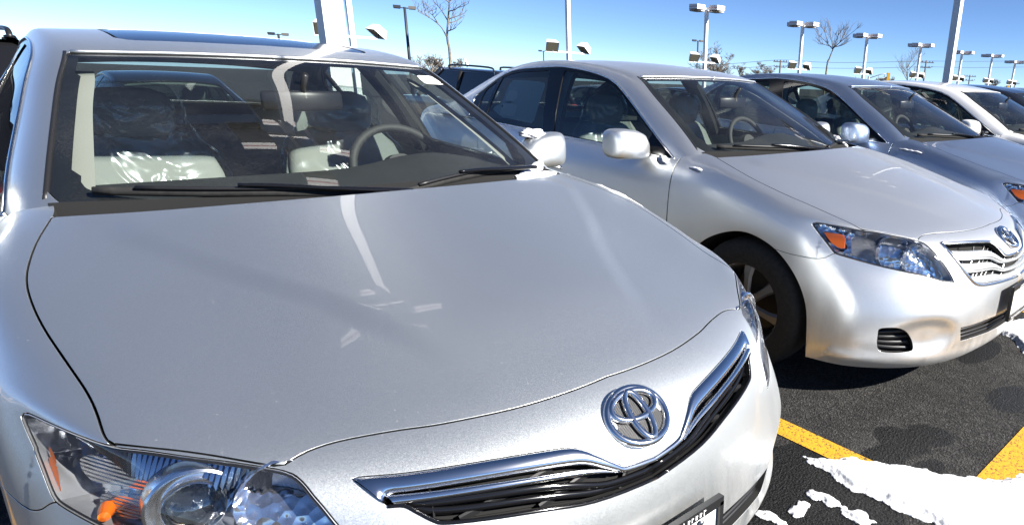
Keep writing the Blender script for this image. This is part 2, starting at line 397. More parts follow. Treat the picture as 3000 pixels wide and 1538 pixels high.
def row(*p): return np.array(p, float)
_a = lambda *v: np.array(v, float).reshape(9, 3)
ROWS = np.array([
 _a(0,4.72,.22, .30,4.70,.22, .52,4.65,.22, .70,4.52,.21, .80,4.36,.20, .845,4.26,.20, .868,4.20,.20, .878,4.16,.20, .88,4.14,.20),
 _a(0,4.80,.40, .30,4.785,.40, .53,4.73,.40, .715,4.59,.40, .82,4.42,.39, .86,4.31,.37, .878,4.23,.35, .887,4.18,.33, .889,4.153,.32),
 _a(0,4.81,.60, .30,4.79,.60, .53,4.74,.60, .715,4.60,.60, .82,4.42,.59, .86,4.30,.57, .88,4.21,.54, .89,4.13,.51, .893,4.09,.50),
 _a(0,4.79,.80, .30,4.77,.80, .53,4.72,.80, .70,4.57,.80, .80,4.37,.79, .845,4.23,.76, .872,4.12,.71, .887,4.02,.65, .893,3.965,.632),
 _a(0,4.74,1.0, .28,4.72,1.0, .50,4.66,.985, .68,4.50,.965, .765,4.27,.95, .82,4.10,.91, .86,3.98,.83, .885,3.87,.73, .893,3.80,.684),
 _a(0,4.62,1.035, .28,4.60,1.03, .50,4.54,1.02, .67,4.38,1.0, .76,4.10,.98, .82,3.90,.92, .862,3.77,.83, .885,3.65,.72, .893,3.58,.635),
 _a(0,4.30,1.06, .28,4.29,1.055, .50,4.25,1.045, .68,4.10,1.02, .77,3.85,.985, .83,3.65,.92, .868,3.50,.82, .888,3.42,.65, .893,3.42,.46),
 _a(0,4.00,1.06, .28,4.00,1.055, .50,3.95,1.045, .70,3.75,1.01, .785,3.50,.99, .835,3.40,.92, .872,3.36,.80, .89,3.35,.55, .87,3.38,.24),
 _a(0,3.30,1.03, .28,3.30,1.03, .50,3.25,1.025, .70,3.15,1.005, .79,3.10,.982, .838,3.10,.91, .876,3.10,.78, .893,3.10,.50, .862,3.10,.21),
 _a(0,2.65,1.03, .28,2.65,1.03, .50,2.65,1.02, .70,2.65,1.0, .793,2.65,.974, .838,2.65,.905, .876,2.65,.78, .893,2.65,.50, .862,2.65,.21),
 _a(0,2.20,1.03, .28,2.20,1.03, .50,2.20,1.02, .70,2.20,1.0, .792,2.20,.967, .838,2.20,.90, .876,2.20,.78, .893,2.20,.50, .862,2.20,.21),
 _a(0,1.70,1.04, .28,1.72,1.035, .50,1.78,1.02, .70,1.83,.995, .787,1.85,.96, .836,1.85,.895, .875,1.85,.78, .893,1.85,.50, .862,1.85,.21),
 _a(0,1.35,1.03, .28,1.38,1.025, .50,1.43,1.01, .70,1.50,.99, .777,1.54,.955, .834,1.54,.89, .872,1.53,.77, .892,1.52,.50, .865,1.51,.21),
 _a(0,1.133,1.005, .28,1.165,1.0, .50,1.245,.992, .712,1.365,.978, .788,1.44,.950, .842,1.44,.885, .874,1.43,.77, .892,1.41,.50, .875,1.385,.22),
 _a(0,.98,.975, .28,1.01,.970, .52,1.10,.960, .75,1.24,.955, .815,1.32,.935, .86,1.33,.87, .882,1.33,.77, .893,1.35,.60, .893,1.345,.475),
 _a(0,.82,.940, .28,.855,.935, .53,.96,.925, .778,1.10,.927, .838,1.20,.910, .872,1.215,.85, .888,1.22,.77, .893,1.225,.68, .893,1.215,.62),
 _a(0,.66,.902, .28,.70,.898, .54,.82,.890, .786,.97,.899, .848,1.08,.884, .876,1.09,.83, .889,1.095,.77, .894,1.10,.715, .893,1.06,.68),
 _a(0,.50,.860, .28,.545,.857, .55,.68,.852, .782,.84,.868, .850,.96,.857, .877,.965,.81, .889,.97,.76, .894,.975,.715, .893,.96,.683),
 _a(0,.38,.825, .285,.43,.824, .56,.56,.821, .770,.72,.841, .849,.86,.835, .876,.875,.79, .888,.88,.745, .893,.885,.70, .893,.885,.667),
 _a(0,.27,.790, .29,.315,.789, .567,.43,.786, .758,.59,.808, .843,.76,.812, .871,.785,.77, .884,.80,.725, .890,.815,.68, .892,.82,.64),
 _a(0,.17,.755, .30,.212,.753, .575,.30,.744, .754,.47,.778, .834,.668,.785, .862,.695,.74, .876,.715,.70, .886,.74,.655, .891,.765,.603),
 _a(0,.07,.70, .30,.11,.70, .52,.20,.69, .70,.36,.71, .812,.56,.71, .848,.61,.675, .868,.645,.64, .881,.685,.60, .890,.715,.557),
 _a(0,.02,.62, .28,.055,.625, .49,.135,.62, .67,.28,.62, .79,.46,.62, .835,.53,.60, .86,.585,.57, .878,.635,.535, .888,.672,.50),
 _a(0,0,.52, .28,.03,.52, .48,.10,.52, .66,.235,.51, .785,.40,.505, .835,.485,.49, .86,.55,.47, .878,.60,.45, .886,.64,.434),
 _a(0,0,.40, .28,.025,.40, .48,.085,.40, .66,.21,.39, .785,.37,.38, .838,.46,.37, .862,.53,.36, .878,.585,.36, .886,.622,.36),
 _a(0,.015,.27, .28,.04,.27, .48,.10,.265, .66,.225,.26, .785,.38,.255, .838,.47,.25, .865,.54,.25, .878,.59,.255, .884,.615,.26),
 _a(0,.06,.185, .28,.08,.185, .48,.14,.18, .65,.255,.175, .775,.40,.172, .83,.49,.17, .858,.555,.17, .872,.595,.17, .88,.612,.17)])
for _i, _a in ((22, .012), (23, .034), (24, .042), (25, .038), (26, .030)):          # fuller bumper corners
    for _k, _d in ((2, .35), (3, .85), (4, 1.), (5, .75), (6, .4), (7, .12)): ROWS[_i, _k] += np.array([.62, -.62, 0])*_a*_d*1.1
_g = [  # greenhouse: A(y,z), E, F, G, H
 ((1.10,.945), (.735,1.45,.967), (.775,1.555,.952), (.785,1.575,.947), (.790,1.60,.942)),
 ((1.36,1.068), (.692,1.62,1.075), (.745,1.74,1.045), (.770,1.775,1.0), (.790,1.80,.955)),
 ((1.61,1.182), (.648,1.80,1.175), (.700,1.93,1.145), (.748,1.96,1.06), (.790,1.99,.96)),
 ((1.85,1.283), (.604,1.98,1.268), (.655,2.10,1.243), (.730,2.13,1.12), (.791,2.16,.965)),
 ((2.04,1.356), (.562,2.135,1.341), (.622,2.26,1.307), (.720,2.29,1.15), (.791,2.32,.968)),
 ((2.32,1.402), (.548,2.40,1.386), (.600,2.50,1.347), (.713,2.51,1.17), (.792,2.52,.972)),
 ((2.75,1.428), (.540,2.80,1.407), (.587,2.81,1.368), (.706,2.75,1.18), (.793,2.69,.976)),
 ((3.15,1.410), (.535,3.17,1.388), (.585,3.17,1.348), (.700,3.11,1.165), (.790,3.05,.983)),
 ((3.47,1.352), (.530,3.52,1.318), (.600,3.52,1.270), (.700,3.46,1.13), (.786,3.40,.992)),
 ((3.78,1.215), (.560,3.84,1.195), (.655,3.84,1.14), (.725,3.78,1.065), (.782,3.72,1.0)),
 ((4.12,1.055), (.620,4.14,1.045), (.715,4.12,1.02), (.750,4.08,1.01), (.778,4.02,.995))]
def _grow(a, e, f, g, h):
    A = np.array([0, *a]); E = np.array(e); out = []
    for q in (0, .27, .54, .79):
        out.append([E[0]*q, A[1]+(E[1]-A[1])*q*q, A[2]+(E[2]-A[2])*q**2.2])
    return out+[list(e), list(f), list(g), list(h), [h[0]+.012, h[1], h[2]-.06]]
GROWS = np.array([_grow(*g) for g in _g])

HC = {}      # hood character creases, set once from the photograph
def body_disp(P, N):
    X, Y, Z = P[..., 0], P[..., 1], P[..., 2]
    # raised centre panel of the hood between two soft creases
    xe = np.interp(Y, [.25, .47, .66, .9, 1.14], [.21, .28, .36, .49, .60])
    m = smooth01((1.30-Y)/.15)*smooth01((Y-.20)/.30)*(Z > .72)
    b = .006*(1-smooth01((X-xe+.03)/.075))*m
    # lower bumper lip and fog-lamp scoop
    zz = (Y < .75)*(Y > -.5)
    b = b+.012*np.exp(-((Z-.215)/.035)**2)*zz*(X < .87)*smooth01((.62-Y)/.2)
    sc = np.exp(-(((X-.63)/.12)**2+((Z-.335)/.075)**2)**2)*(Y < .45)
    b = b-.028*sc*zz
    b = b+.017*np.exp(-((X-.69)/.12)**2-((Z-.685)/.05)**2)*(Y < .62)*(Y > .1)      # bulging lamp lenses
    return b
BODY = Surf(ROWS, [4]*8+[5]*4+[12]+[15]*13, [20, 18, 16, 10, 8, 8, 8, 7], disp=body_disp, flip=True)
GH = Surf(GROWS, [9]*10, [9, 9, 9, 7, 7, 8, 8, 4])
# ------------------------------------------------------------------ car materials
paint('paint_silver', (.665, .69, .69), .35, 1.0)
paint('paint_silver_bright', (.71, .725, .73), .33, 1.0)
paint('paint_blue_grey', (.32, .39, .51), .29, 1.0)
paint('paint_white', (.80, .80, .79), .35, .0, .0)
paint('paint_dark', (.018, .022, .032), .3, .3, .03)
paint('paint_black', (.006, .007, .010), .3, .2, .02)
simple('tail_red', (.30, .008, .012), .15)
paint('paint_red', (.22, .01, .015), .3, .4, .05)
simple('chrome', (.88, .88, .88), .15, 1.0)
simple('dark_chrome', (.62, .63, .65), .22, .7)
simple('satin_metal', (.45, .45, .46), .32, 1.0)
simple('black_gloss', (.006, .006, .007), .12)
simple('black_frit', (.004, .005, .006), .5)
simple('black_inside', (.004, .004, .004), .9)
s = simple('black_plastic', (.012, .012, .013), .42); s.bump(s.noise(s.coord(), 900, 2).outputs[0], .15, .001)
s = simple('cowl_plastic', (.005, .005, .005), .85); s.bump(s.noise(s.coord(), 600, 2).outputs[0], .3, .001)
s = simple('rubber', (.010, .010, .011), .8); n = s.noise(s.coord(), 60, 4)
s.l(s.ramp(n.outputs[0], [(.3, (.006,)*3), (.7, (.018, .018, .017))]), s.p.inputs['Base Color'])
simple('wheel_alloy', (.22, .22, .22), .4, .8)
simple('amber', (.80, .15, .004), .2, .0, Coat_Weight=.5)
simple('lamp_bulb', (.75, .75, .72), .1)
s = NT('fluted_dark').set(Base_Color=(.30, .33, .40), Roughness=.14, Metallic=1.0)
s = NT('ribbed_reflector').set(Base_Color=(.90, .91, .93), Roughness=.14, Metallic=.9)
w = s.n('ShaderNodeTexWave'); w.inputs['Scale'].default_value = 55; w.inputs['Distortion'].default_value = .6; w.bands_direction = 'Z'
s.l(s.coord(), w.inputs['Vector']); s.bump(w.outputs['Fac'], 1.0, .012)
s = NT('facet_reflector').set(Base_Color=(.80, .81, .84), Roughness=.10, Metallic=.96)
v = s.n('ShaderNodeTexVoronoi'); v.inputs['Scale'].default_value = 42; s.l(s.coord(), v.inputs['Vector']); s.bump(v.outputs['Distance'], .6, .008)
glass('windscreen_glass', (.72, .80, .78), 0, 1.52, .035)
g = MATS['windscreen_glass'].node_tree                  # the tinted sun band along the top of the screen
_tr = [n for n in g.nodes if n.type == 'BSDF_TRANSPARENT'][0]
_uv = g.nodes.new('ShaderNodeUVMap'); _sx = g.nodes.new('ShaderNodeSeparateXYZ'); g.links.new(_uv.outputs[0], _sx.inputs[0])
_rp = g.nodes.new('ShaderNodeValToRGB'); _e = _rp.color_ramp.elements
_e[0].position = .368; _e[0].color = (.91, .95, .93, 1); _e[1].position = .393; _e[1].color = (.13, .20, .24, 1)
g.links.new(_sx.outputs[0], _rp.inputs[0]); g.links.new(_rp.outputs[0], _tr.inputs[0])
glass('side_glass', (.60, .67, .645), 0, 1.52, .02)
glass('lens_clear', (.93, .94, .95), 0, 1.45)
glass('projector_glass', (.35, .37, .38), 0, 1.9)
s = NT('interior_ash').set(Base_Color=(.24, .245, .22), Roughness=.85); s.bump(s.noise(s.coord(), 300, 3).outputs[0], .2, .002)
s = NT('seat_cloth').set(Base_Color=(.24, .24, .22), Roughness=.9); s.bump(s.noise(s.coord(), 220, 3).outputs[0], .3, .003)
s = NT('dash_plastic').set(Base_Color=(.016, .018, .017), Roughness=.7); s.bump(s.noise(s.coord(), 400, 2).outputs[0], .3, .002)
simple('carpet', (.05, .05, .045), .95)
s = NT('seat_film'); t = s.t; t.nodes.remove(s.p)          # loose plastic seat covers
tr = s.n('ShaderNodeBsdfTransparent'); tr.inputs[0].default_value = (.86, .90, .90, 1)
gl = s.n('ShaderNodeBsdfGlossy'); gl.inputs['Roughness'].default_value = .2; gl.inputs[0].default_value = (.9, .97, 1, 1)
bm_ = s.n('ShaderNodeBump'); bm_.inputs['Strength'].default_value = 1.0; bm_.inputs['Distance'].default_value = .05
nz = s.noise(s.coord(), 5, 2, .5); nz.inputs['Distortion'].default_value = 1.2; s.l(nz.outputs[0], bm_.inputs['Height']); s.l(bm_.outputs[0], gl.inputs['Normal'])
mx = s.n('ShaderNodeMixShader'); lw = s.n('ShaderNodeLayerWeight'); lw.inputs[0].default_value = .35; s.l(bm_.outputs[0], lw.inputs['Normal'])
s.l(s.math('MULTIPLY_ADD', s.math('POWER', lw.outputs['Facing'], 3.0), .7, .05, clamp=True), mx.inputs[0]); s.l(tr.outputs[0], mx.inputs[1]); s.l(gl.outputs[0], mx.inputs[2]); s.l(mx.outputs[0], s.out.inputs[0])
s = NT('paper_tag').set(Base_Color=(.78, .77, .75), Roughness=.7)
simple('ink', (.03, .03, .03), .7)
s = NT('window_sheet').set(Base_Color=(.55, .60, .60), Roughness=.7)
s = NT('snow').set(Base_Color=(.80, .81, .83), Roughness=.75); s.p.inputs['Subsurface Weight'].default_value = .12
_n = s.noise(s.coord(), 38, 6, .75); s.l(s.ramp(_n.outputs[0], [(.30, (.40, .39, .37)), (.43, (.74, .75, .77)), (.7, (.82, .83, .85))]), s.p.inputs['Base Color'])
s.p.inputs['Subsurface Radius'].default_value = (.02, .025, .03); s.bump(s.noise(s.coord(), 120, 5, .65).outputs[0], .35, .005)
simple('plate_white', (.74, .74, .72), .45); simple('white_ink', (.8, .8, .8), .5)
s = NT('emblem_mesh').set(Base_Color=(.02, .02, .022), Roughness=.35)
ck = s.n('ShaderNodeTexChecker'); ck.inputs['Scale'].default_value = 420; s.l(s.coord(), ck.inputs['Vector'])
s.l(s.mixc(ck.outputs[1], (.012, .012, .014), (.10, .10, .10)), s.p.inputs['Base Color'])

def uvmap(o, patch, side='both'):
    """store surface parameters as a UV map (u/10, v/8)"""
    return o
# ------------------------------------------------------------------ curves traced from the photograph
Z6 = lambda p: zc(p, 2000, 500, 1.887)
Z5 = lambda p: zc(p, 900, 800, 1.7173)
ZH = lambda p: zc(p, 2380, 640, 5.8545)
ZG = lambda p: zc(p, 2700, 500, 2.643)
SEAM = [(152, 636), (110, 705), (88, 760), (78, 830), (100, 905), (160, 1010), (215, 1090), (255, 1150), (290, 1230), (318, 1297)]
HTOP = [(318, 1297), (400, 1306), (500, 1316), (600, 1329), (700, 1346), (824, 1366)]
HFRONT = [(824, 1366), (900, 1322), (1000, 1290), (1150, 1262), (1300, 1240), (1500, 1198), (1660, 1150), (1778, 1101)]
c_seam, u_seam = BODY.curve(SEAM); c_htop, u_htop = BODY.curve(HTOP); c_hfr, u_hfr = BODY.curve(HFRONT, cen=[-1])
u_cowl = np.stack([np.full(25, 13.), np.linspace(0, u_seam[0, 1], 25)], 1); u_cowl[:, 0] += (u_seam[0, 0]-13)*np.linspace(0, 1, 25)**2
HOOD_U = np.vstack([u_cowl, u_seam[1:], u_htop[1:], u_hfr[1:]]); HOOD_C = BODY.at(HOOD_U)
HOOD_POLY = np.vstack([HOOD_U, [(20, -1), (13, -1)]])
HLO = [(0, 110), (18, 78), (60, 66), (300, 100), (600, 155), (860, 205), (1100, 235), (1400, 290), (1600, 330), (1840, 388), (1960, 450), (2080, 560), (2200, 700),
       (2330, 880), (2435, 1085), (2425, 1098), (2240, 1082), (2100, 1042), (1900, 985), (1700, 945), (1450, 890), (1200, 835), (950, 770), (700, 700), (450, 625), (360, 580), (250, 440), (100, 250)]
HL_C, HL_U = BODY.curve(ZH(HLO), 2, n=5, closed=True); HL_C = np.vstack([HL_C, HL_C[:1]])
FBS = Z6([(510, 437), (600, 462), (680, 478), (740, 487), (790, 480), (840, 458)])
FB_C, FB_U = BODY.curve(FBS, 2)
FB_U[0] = (FB_U[0][0], 8.2)
CENM = (FB_U[-1]*.3+np.array(HL_U).mean(0)*.7)
# ------------------------------------------------------------------ shared panel patches (+X half)
NRM = BODY.patch()
front = NRM.keep(NRM.UV[:, 0]-12.03)                       # front body from the door seam on
cab = NRM.keep(11.99-NRM.UV[:, 0])
hood_p, rest = front.split(HOOD_C, HOOD_POLY, .0055)
hl_p, rest = rest.split(HL_C, HL_U, .004)
_v = np.linspace(11.9, 13.02, 20); _cw = np.stack([_v, np.full(20, u_seam[0, 1])], 1)
_, rest = rest.split(BODY.at(_cw), np.array([(11, -1), (13.4, -1), (13.02, u_seam[0, 1]), (11, u_seam[0, 1])]), .003)
rest = rest.select(~((rest.UV[:, 0] < 13.4) & (rest.UV[:, 1] < u_seam[0, 1]-.1)))
FB_POLY = np.vstack([FB_U, [CENM], [(19.2, 3.0), (11, 3.0), (11, 2), (11, 8.6), (FB_U[0, 0], 8.6)]])
FB_CC = np.vstack([FB_C, BODY.at([CENM])])
fender_p, bumper_p = rest.split(FB_CC, FB_POLY, .004)
# cabin side: doors and quarter panel
cab = cab.select(~((cab.UV[:, 1] < 3.95) & (cab.UV[:, 0] > 6.45)))
def ucut(p, uv, gap=.005):
    """split along a line of constant-ish u given as (v, u) pairs"""
    uu = np.interp(p.UV[:, 1], [a for a, b in uv], [b for a, b in uv]); C = BODY.at([(np.interp(v, [a for a, b in uv], [b for a, b in uv]), v) for v in np.linspace(uv[0][0], uv[-1][0], 30)])
    ph = np.sign(p.UV[:, 0]-uu)*dist3(p.V, C); return p.keep(ph-gap/2), p.keep(-ph-gap/2)
fdoor_p, back = ucut(cab, [(3.9, 9.0), (8, 9.0)])
rdoor_p, quarter_p = ucut(back, [(3.9, 7.3), (5, 7.0), (6, 6.9), (7, 7.0), (8, 7.55)])
sillcut = lambda p: p
# rear: trunk lid / bumper
quarter_p, rbump_p = ucut(quarter_p, [(0, 2.6), (4, 2.6), (8, 3.2)])
trunk_p = quarter_p.keep(3.02-quarter_p.UV[:, 1]); quarter_p = quarter_p.keep(quarter_p.UV[:, 1]-3.05)
# ------------------------------------------------------------------ greenhouse patches
G0 = GH.patch()
def gcurve(U, n=5): U = cr(U, n); return GH.at(U), U
WS_U = np.vstack([cr([(.02, 0), (.03, 1), (.08, 2), (.12, 3), (.2, 3.6), (.45, 3.86)], 6), cr([(.5, 3.86), (1.5, 3.87), (3.0, 3.87), (3.75, 3.86), (3.93, 3.80)], 6), cr([(3.955, 3.7), (3.97, 3), (3.98, 2), (3.985, 1), (3.985, 0)], 6)])
WS_POLY = np.vstack([WS_U, [(3.985, -1), (0, -1)]]); WS_C = GH.at(WS_U)
ws_p, gh1 = G0.split(WS_C, WS_POLY, .003)
BL_U = np.vstack([cr([(8.15, 0), (8.17, 1.5), (8.2, 3), (8.3, 3.6)], 6), cr([(8.5, 3.72), (9.2, 3.75), (9.9, 3.75)], 6)])
BL_POLY = np.vstack([BL_U, [(11, 3.75), (11, -1), (8.15, -1)]]); bl_p, gh1 = gh1.split(GH.at(BL_U), BL_POLY, .003)
# side windows (outer line of the bright strip), traced on the second car
Z4 = lambda p: zc(p, 1350, 150, 5.285)
DLO_TOP = Z4([(215, 715), (350, 600), (500, 480), (700, 350), (900, 285), (1100, 262), (1300, 250), (1530, 240)])
DT_C, DT_U = GH.curve(DLO_TOP, 2, n=2)
DF_U = np.array([(5.6, 4.95), (5, 4.93), (4.2, 4.96), (3.2, 5.03), (2.3, 5.02), (1.4, 5.05), (.77, 5.15), (.35, 5.33), (.12, 5.55), (.04, 6.0)])
DLO_U = np.vstack([[(8.75, 7.0), (8.6, 6.6)], DT_U[::2], DF_U, [(.06, 6.9)]])
DLO_U = np.vstack([cr(DLO_U, 4), cr([(.15, 6.98), (1.5, 7.0), (3, 7.0), (5, 7.0), (7, 7.0), (8.5, 7.02)], 6)])
DLO_C = np.vstack([GH.at(DLO_U), GH.at(DLO_U[:1])])
dlo_p, roof_p = gh1.split(DLO_C, DLO_U, .002)
roof_p = roof_p.keep(6.99-roof_p.UV[:, 1])                    # nothing of it below the belt
roof_p = roof_p.select(~((roof_p.UV[:, 1] > 5.5) & (roof_p.UV[:, 0] < 2)))
def gpoly(patch, U, gap=.002, n=5, corner=False):
    U = cr(U, n, True); C = np.vstack([GH.at(U), GH.at(U[:1])]); return patch.split(C, U, gap)
def dlo_top(u):
    m = DLO_U[:, 1] < 6.9; a = DLO_U[m]; o = np.argsort(a[:, 0]); return float(np.interp(u, a[o, 0], a[o, 1]))
def gl_poly(uf_b, uf_t, ur_b, ur_t, inset=.16, k=9):
    top = [(u, dlo_top(u)+inset) for u in np.linspace(uf_t, ur_t, k)]
    bot = [(u, 6.93) for u in np.linspace(ur_b, uf_b, 5)]
    out = []
    P = top+bot
    return np.array(P)
fg_U = gl_poly(1.02, 1.22, 5.62, 5.82); rg_U = gl_poly(6.1, 6.28, 8.05, 7.78); qg_U = gl_poly(8.16, 7.92, 8.5, 8.28, .16, 4)
def lin(U, n=10):
    U = np.vstack([U, U[:1]]); return np.vstack([U[k]+(U[k+1]-U[k])*t for k in range(len(U)-1) for t in np.linspace(0, 1, n, endpoint=False)])
def gsplit(patch, U):
    U = lin(U); C = np.vstack([GH.at(U), GH.at(U[:1])]); return patch.split(C, U, .001)
fg_p, trim_p = gsplit(dlo_p, fg_U); rg_p, trim_p = gsplit(trim_p, rg_U); qg_p, trim_p = gsplit(trim_p, qg_U)
# ------------------------------------------------------------------ car parts
def sl(U): return U
def strip(S, T, B, off=0., bulge=.008, n=7, lip=.006, side='both', m=None):
    """raised moulding between two parameter curves: top and bottom edges sunk, middle proud"""
    T, B = np.array(T), np.array(B); P = []
    for k in range(n):
        t = k/(n-1); U = T*(1-t)+B*t; o = off+bulge*math.sin(math.pi*t)**.32
        P.append(S.at(U, o))
    back0 = S.at(T, off-lip); back1 = S.at(B, off-lip)
    return np.array([back0]+P+[back1])
def mir(P): return np.asarray(P)*np.array([-1, 1, 1])
def grid_obj(name, Ps, mat, parent, sharp=50):
    mb = MB()
    for P in Ps: mb.grid(P)
    return mb.build(name, mat, parent, True, sharp)
def sweep(S, U, rad, off=0., n=8, side='both', flat=1.):
    mb = MB(); P = S.at(U, off)
    if side in ('both', 'L'): mb.tube(P, rad, n, True, flat)
    if side in ('both', 'R'): mb.tube(mir(P), rad, n, True, flat)
    return mb
def loft(secs, n=24, p=3.0, cap=True):
    """secs: (cx,cy,cz, axis a (3), axis b (3)) superellipse rings"""
    V = []; th = np.linspace(0, 2*math.pi, n, endpoint=False)
    c, s = np.cos(th), np.sin(th); e = 2/p
    a_, b_ = np.sign(c)*np.abs(c)**e, np.sign(s)*np.abs(s)**e
    for q in secs:
        C, A, B = np.array(q[0]), np.array(q[1]), np.array(q[2]); V.append(C+a_[:, None]*A+b_[:, None]*B)
    return np.array(V)
def loft_obj(name, secs, mat, parent, n=24, p=3.0, sub=0, sharp=60):
    P = loft(secs, n, p); mb = MB(); mb.grid(P, closev=True); k = len(P)
    mb.F += [tuple(range(n))[::-1], tuple((k-1)*n+i for i in range(n))]
    return mb.build(name, mat, parent, True, sharp)

def wheel(parent, x, y, side, steer=0.):
    M = rotm('Y', 90*side); w = empty('wheel'); w.parent = parent; w.location = (x*side, y, .325); w.rotation_euler = (0, 0, R(steer))
    tp = [(.205, -.10), (.24, -.108), (.285, -.105), (.312, -.092), (.322, -.07), (.325, -.03), (.325, .03), (.322, .07), (.312, .092), (.285, .105), (.24, .108), (.205, .10)]
    MB().lathe(tp, 48, M).build('tyre', 'rubber', w, True, 40)
    mb = MB(); mb.lathe([(.208, .085), (.205, .098), (.195, .085), (.188, .05), (.19, -.09), (.05, -.05)], 40, M); mb.build('rim', 'wheel_alloy', w, True, 35)
    mb = MB()
    for k in range(7):
        a = 2*math.pi*k/7; d = np.array([math.cos(a), math.sin(a), 0]); t = np.array([-d[1], d[0], 0])
        P = np.array([[d*r+t*ww*s_+np.array([0, 0, h]) for s_ in (-1, -.6, .6, 1)] for r, ww, h in ((.03, .022, .085), (.08, .02, .09), (.14, .022, .088), (.197, .034, .078))])
        P[:, 0, 2] -= .015; P[:, 3, 2] -= .015; mb.grid(P @ M.T)
    mb.lathe([(0, .098), (.03, .098), (.045, .09), (.05, .07)], 20, M); mb.build('spoke_cover', 'wheel_alloy', w, True, 35)
    MB().lathe([(.0, -.02), (.15, -.02), (.15, -.05)], 28, M).build('brake_disc', 'black_plastic', w)
    return w
def seat_shape(grow=0., wob=0.):
    """cushion, back and headrest as lofts; grow > 0 for the loose plastic cover"""
    g = grow
    back = [((0, .0, .50), (.25+g, 0, 0), (0, .07+g, .01)), ((0, .06, .60), (.26+g, 0, 0), (0, .085+g, .015)), ((0, .12, .75), (.262+g, 0, 0), (0, .08+g, .02)), ((0, .17, .88), (.25+g, 0, 0), (0, .07+g, .02)),
            ((0, .205, .97), (.225+g, 0, 0), (0, .06+g, .02)), ((0, .225, 1.02+g), (.18+g, 0, 0), (0, .045+g, .015)), ((0, .232, 1.04+g), (.11, 0, 0), (0, .02, .005))]
    cush = [((0, .0, .36), (.26+g, 0, 0), (0, 0, .03+g)), ((0, -.06, .42), (.265+g, 0, 0), (0, .02, .085+g)), ((0, -.25, .44), (.265+g, 0, 0), (0, 0, .09+g)), ((0, -.42, .45), (.25+g, 0, 0), (0, 0, .08+g)), ((0, -.47-g, .44), (.22, 0, 0), (0, 0, .05))]
    head = [((0, .205, 1.03), (.10, 0, 0), (0, .03, 0)), ((0, .21, 1.06), (.13+g, 0, 0), (0, .05+g, 0)), ((0, .215, 1.14), (.14+g, 0, 0), (0, .055+g, 0)), ((0, .22, 1.19+g), (.12+g, 0, 0), (0, .045+g, 0)), ((0, .222, 1.21+g), (.07, 0, 0), (0, .02, 0))]
    return back, cush, head
def seat(parent, x, y, film=True):
    st = empty('front_seat'); st.parent = parent; st.location = (x, y, 0)
    b, c, h = seat_shape()
    loft_obj('seat_back', b, 'seat_cloth', st, 28, 3.2); loft_obj('seat_cushion', c, 'seat_cloth', st, 28, 3.2); loft_obj('headrest', h, 'seat_cloth', st, 24, 3.0)
    mb = MB()
    for s_ in (-1, 1): MB().tube([(s_*.06, .215, 1.0), (s_*.06, .208, 1.08)], .007, 8).build('headrest_post', 'dash_plastic', st, True)
    if film:
        mb = MB(); r2 = np.random.default_rng(3)
        b2, c2, h2 = seat_shape(.022)
        for secs in (b2[:5]+[((0, .22, 1.04), (.19, 0, 0), (0, .075, 0))]+[((0, .215, 1.09), (.165, 0, 0), (0, .08, 0)), ((0, .215, 1.16), (.168, 0, 0), (0, .08, 0)), ((0, .22, 1.225), (.13, 0, 0), (0, .05, 0)), ((0, .22, 1.235), (.03, 0, 0), (0, .02, 0))], c2):
            P = loft(secs, 44, 2.6)
            Q = np.array([[np.interp(t, np.arange(len(P)), P[:, j, k]) for j in range(44) for k in range(3)] for t in np.linspace(0, len(P)-1, 40)]).reshape(40, 44, 3)
            ph = r2.uniform(0, 6.3, 6)
            w_ = np.sin(Q[..., 0]*23+Q[..., 2]*31+ph[0])*np.sin(Q[..., 2]*47-Q[..., 0]*13+ph[1])+.6*np.sin(Q[..., 0]*71+ph[2])*np.sin(Q[..., 2]*19+Q[..., 0]*38+ph[3])
            ctr = Q.mean(1, keepdims=True); d = Q-ctr; d /= np.linalg.norm(d, axis=2)[..., None]+1e-9
            Q = Q+d*(w_*.006)[..., None]; mb.grid(Q, closev=True)
        mb.build('plastic_cover', 'seat_film', st, True)
    return st
def steering(parent):
    w = empty('steering_wheel'); w.parent = parent; w.location = (.37, 2.0, .93)
    M = rotm('X', 62)@np.eye(3); M = rotm('X', 90-26)
    th = np.linspace(0, 2*math.pi, 41); P = np.stack([.185*np.cos(th), .185*np.sin(th), 0*th], 1) @ M.T
    MB().tube(P, .0165, 10, False).build('wheel_rim', 'dash_plastic', w, True)
    mb = MB(); mb.lathe([(0, -.05), (.05, -.05), (.075, -.02), (.065, .02), (0, .02)], 20, M)
    for a in (-10, 190, 250, 290):
        d = np.array([math.cos(R(a)), math.sin(R(a)), 0]); mb.tube(np.array([d*.05, d*.12, d*.18]) @ M.T, [.028, .02, .016], 8, True, .5)
    mb.build('wheel_hub', 'dash_plastic', w, True, 50)
    MB().tube([(0, .0, 0), (0, -.35, -.14)], .04, 10).build('steering_column', 'dash_plastic', w, True)
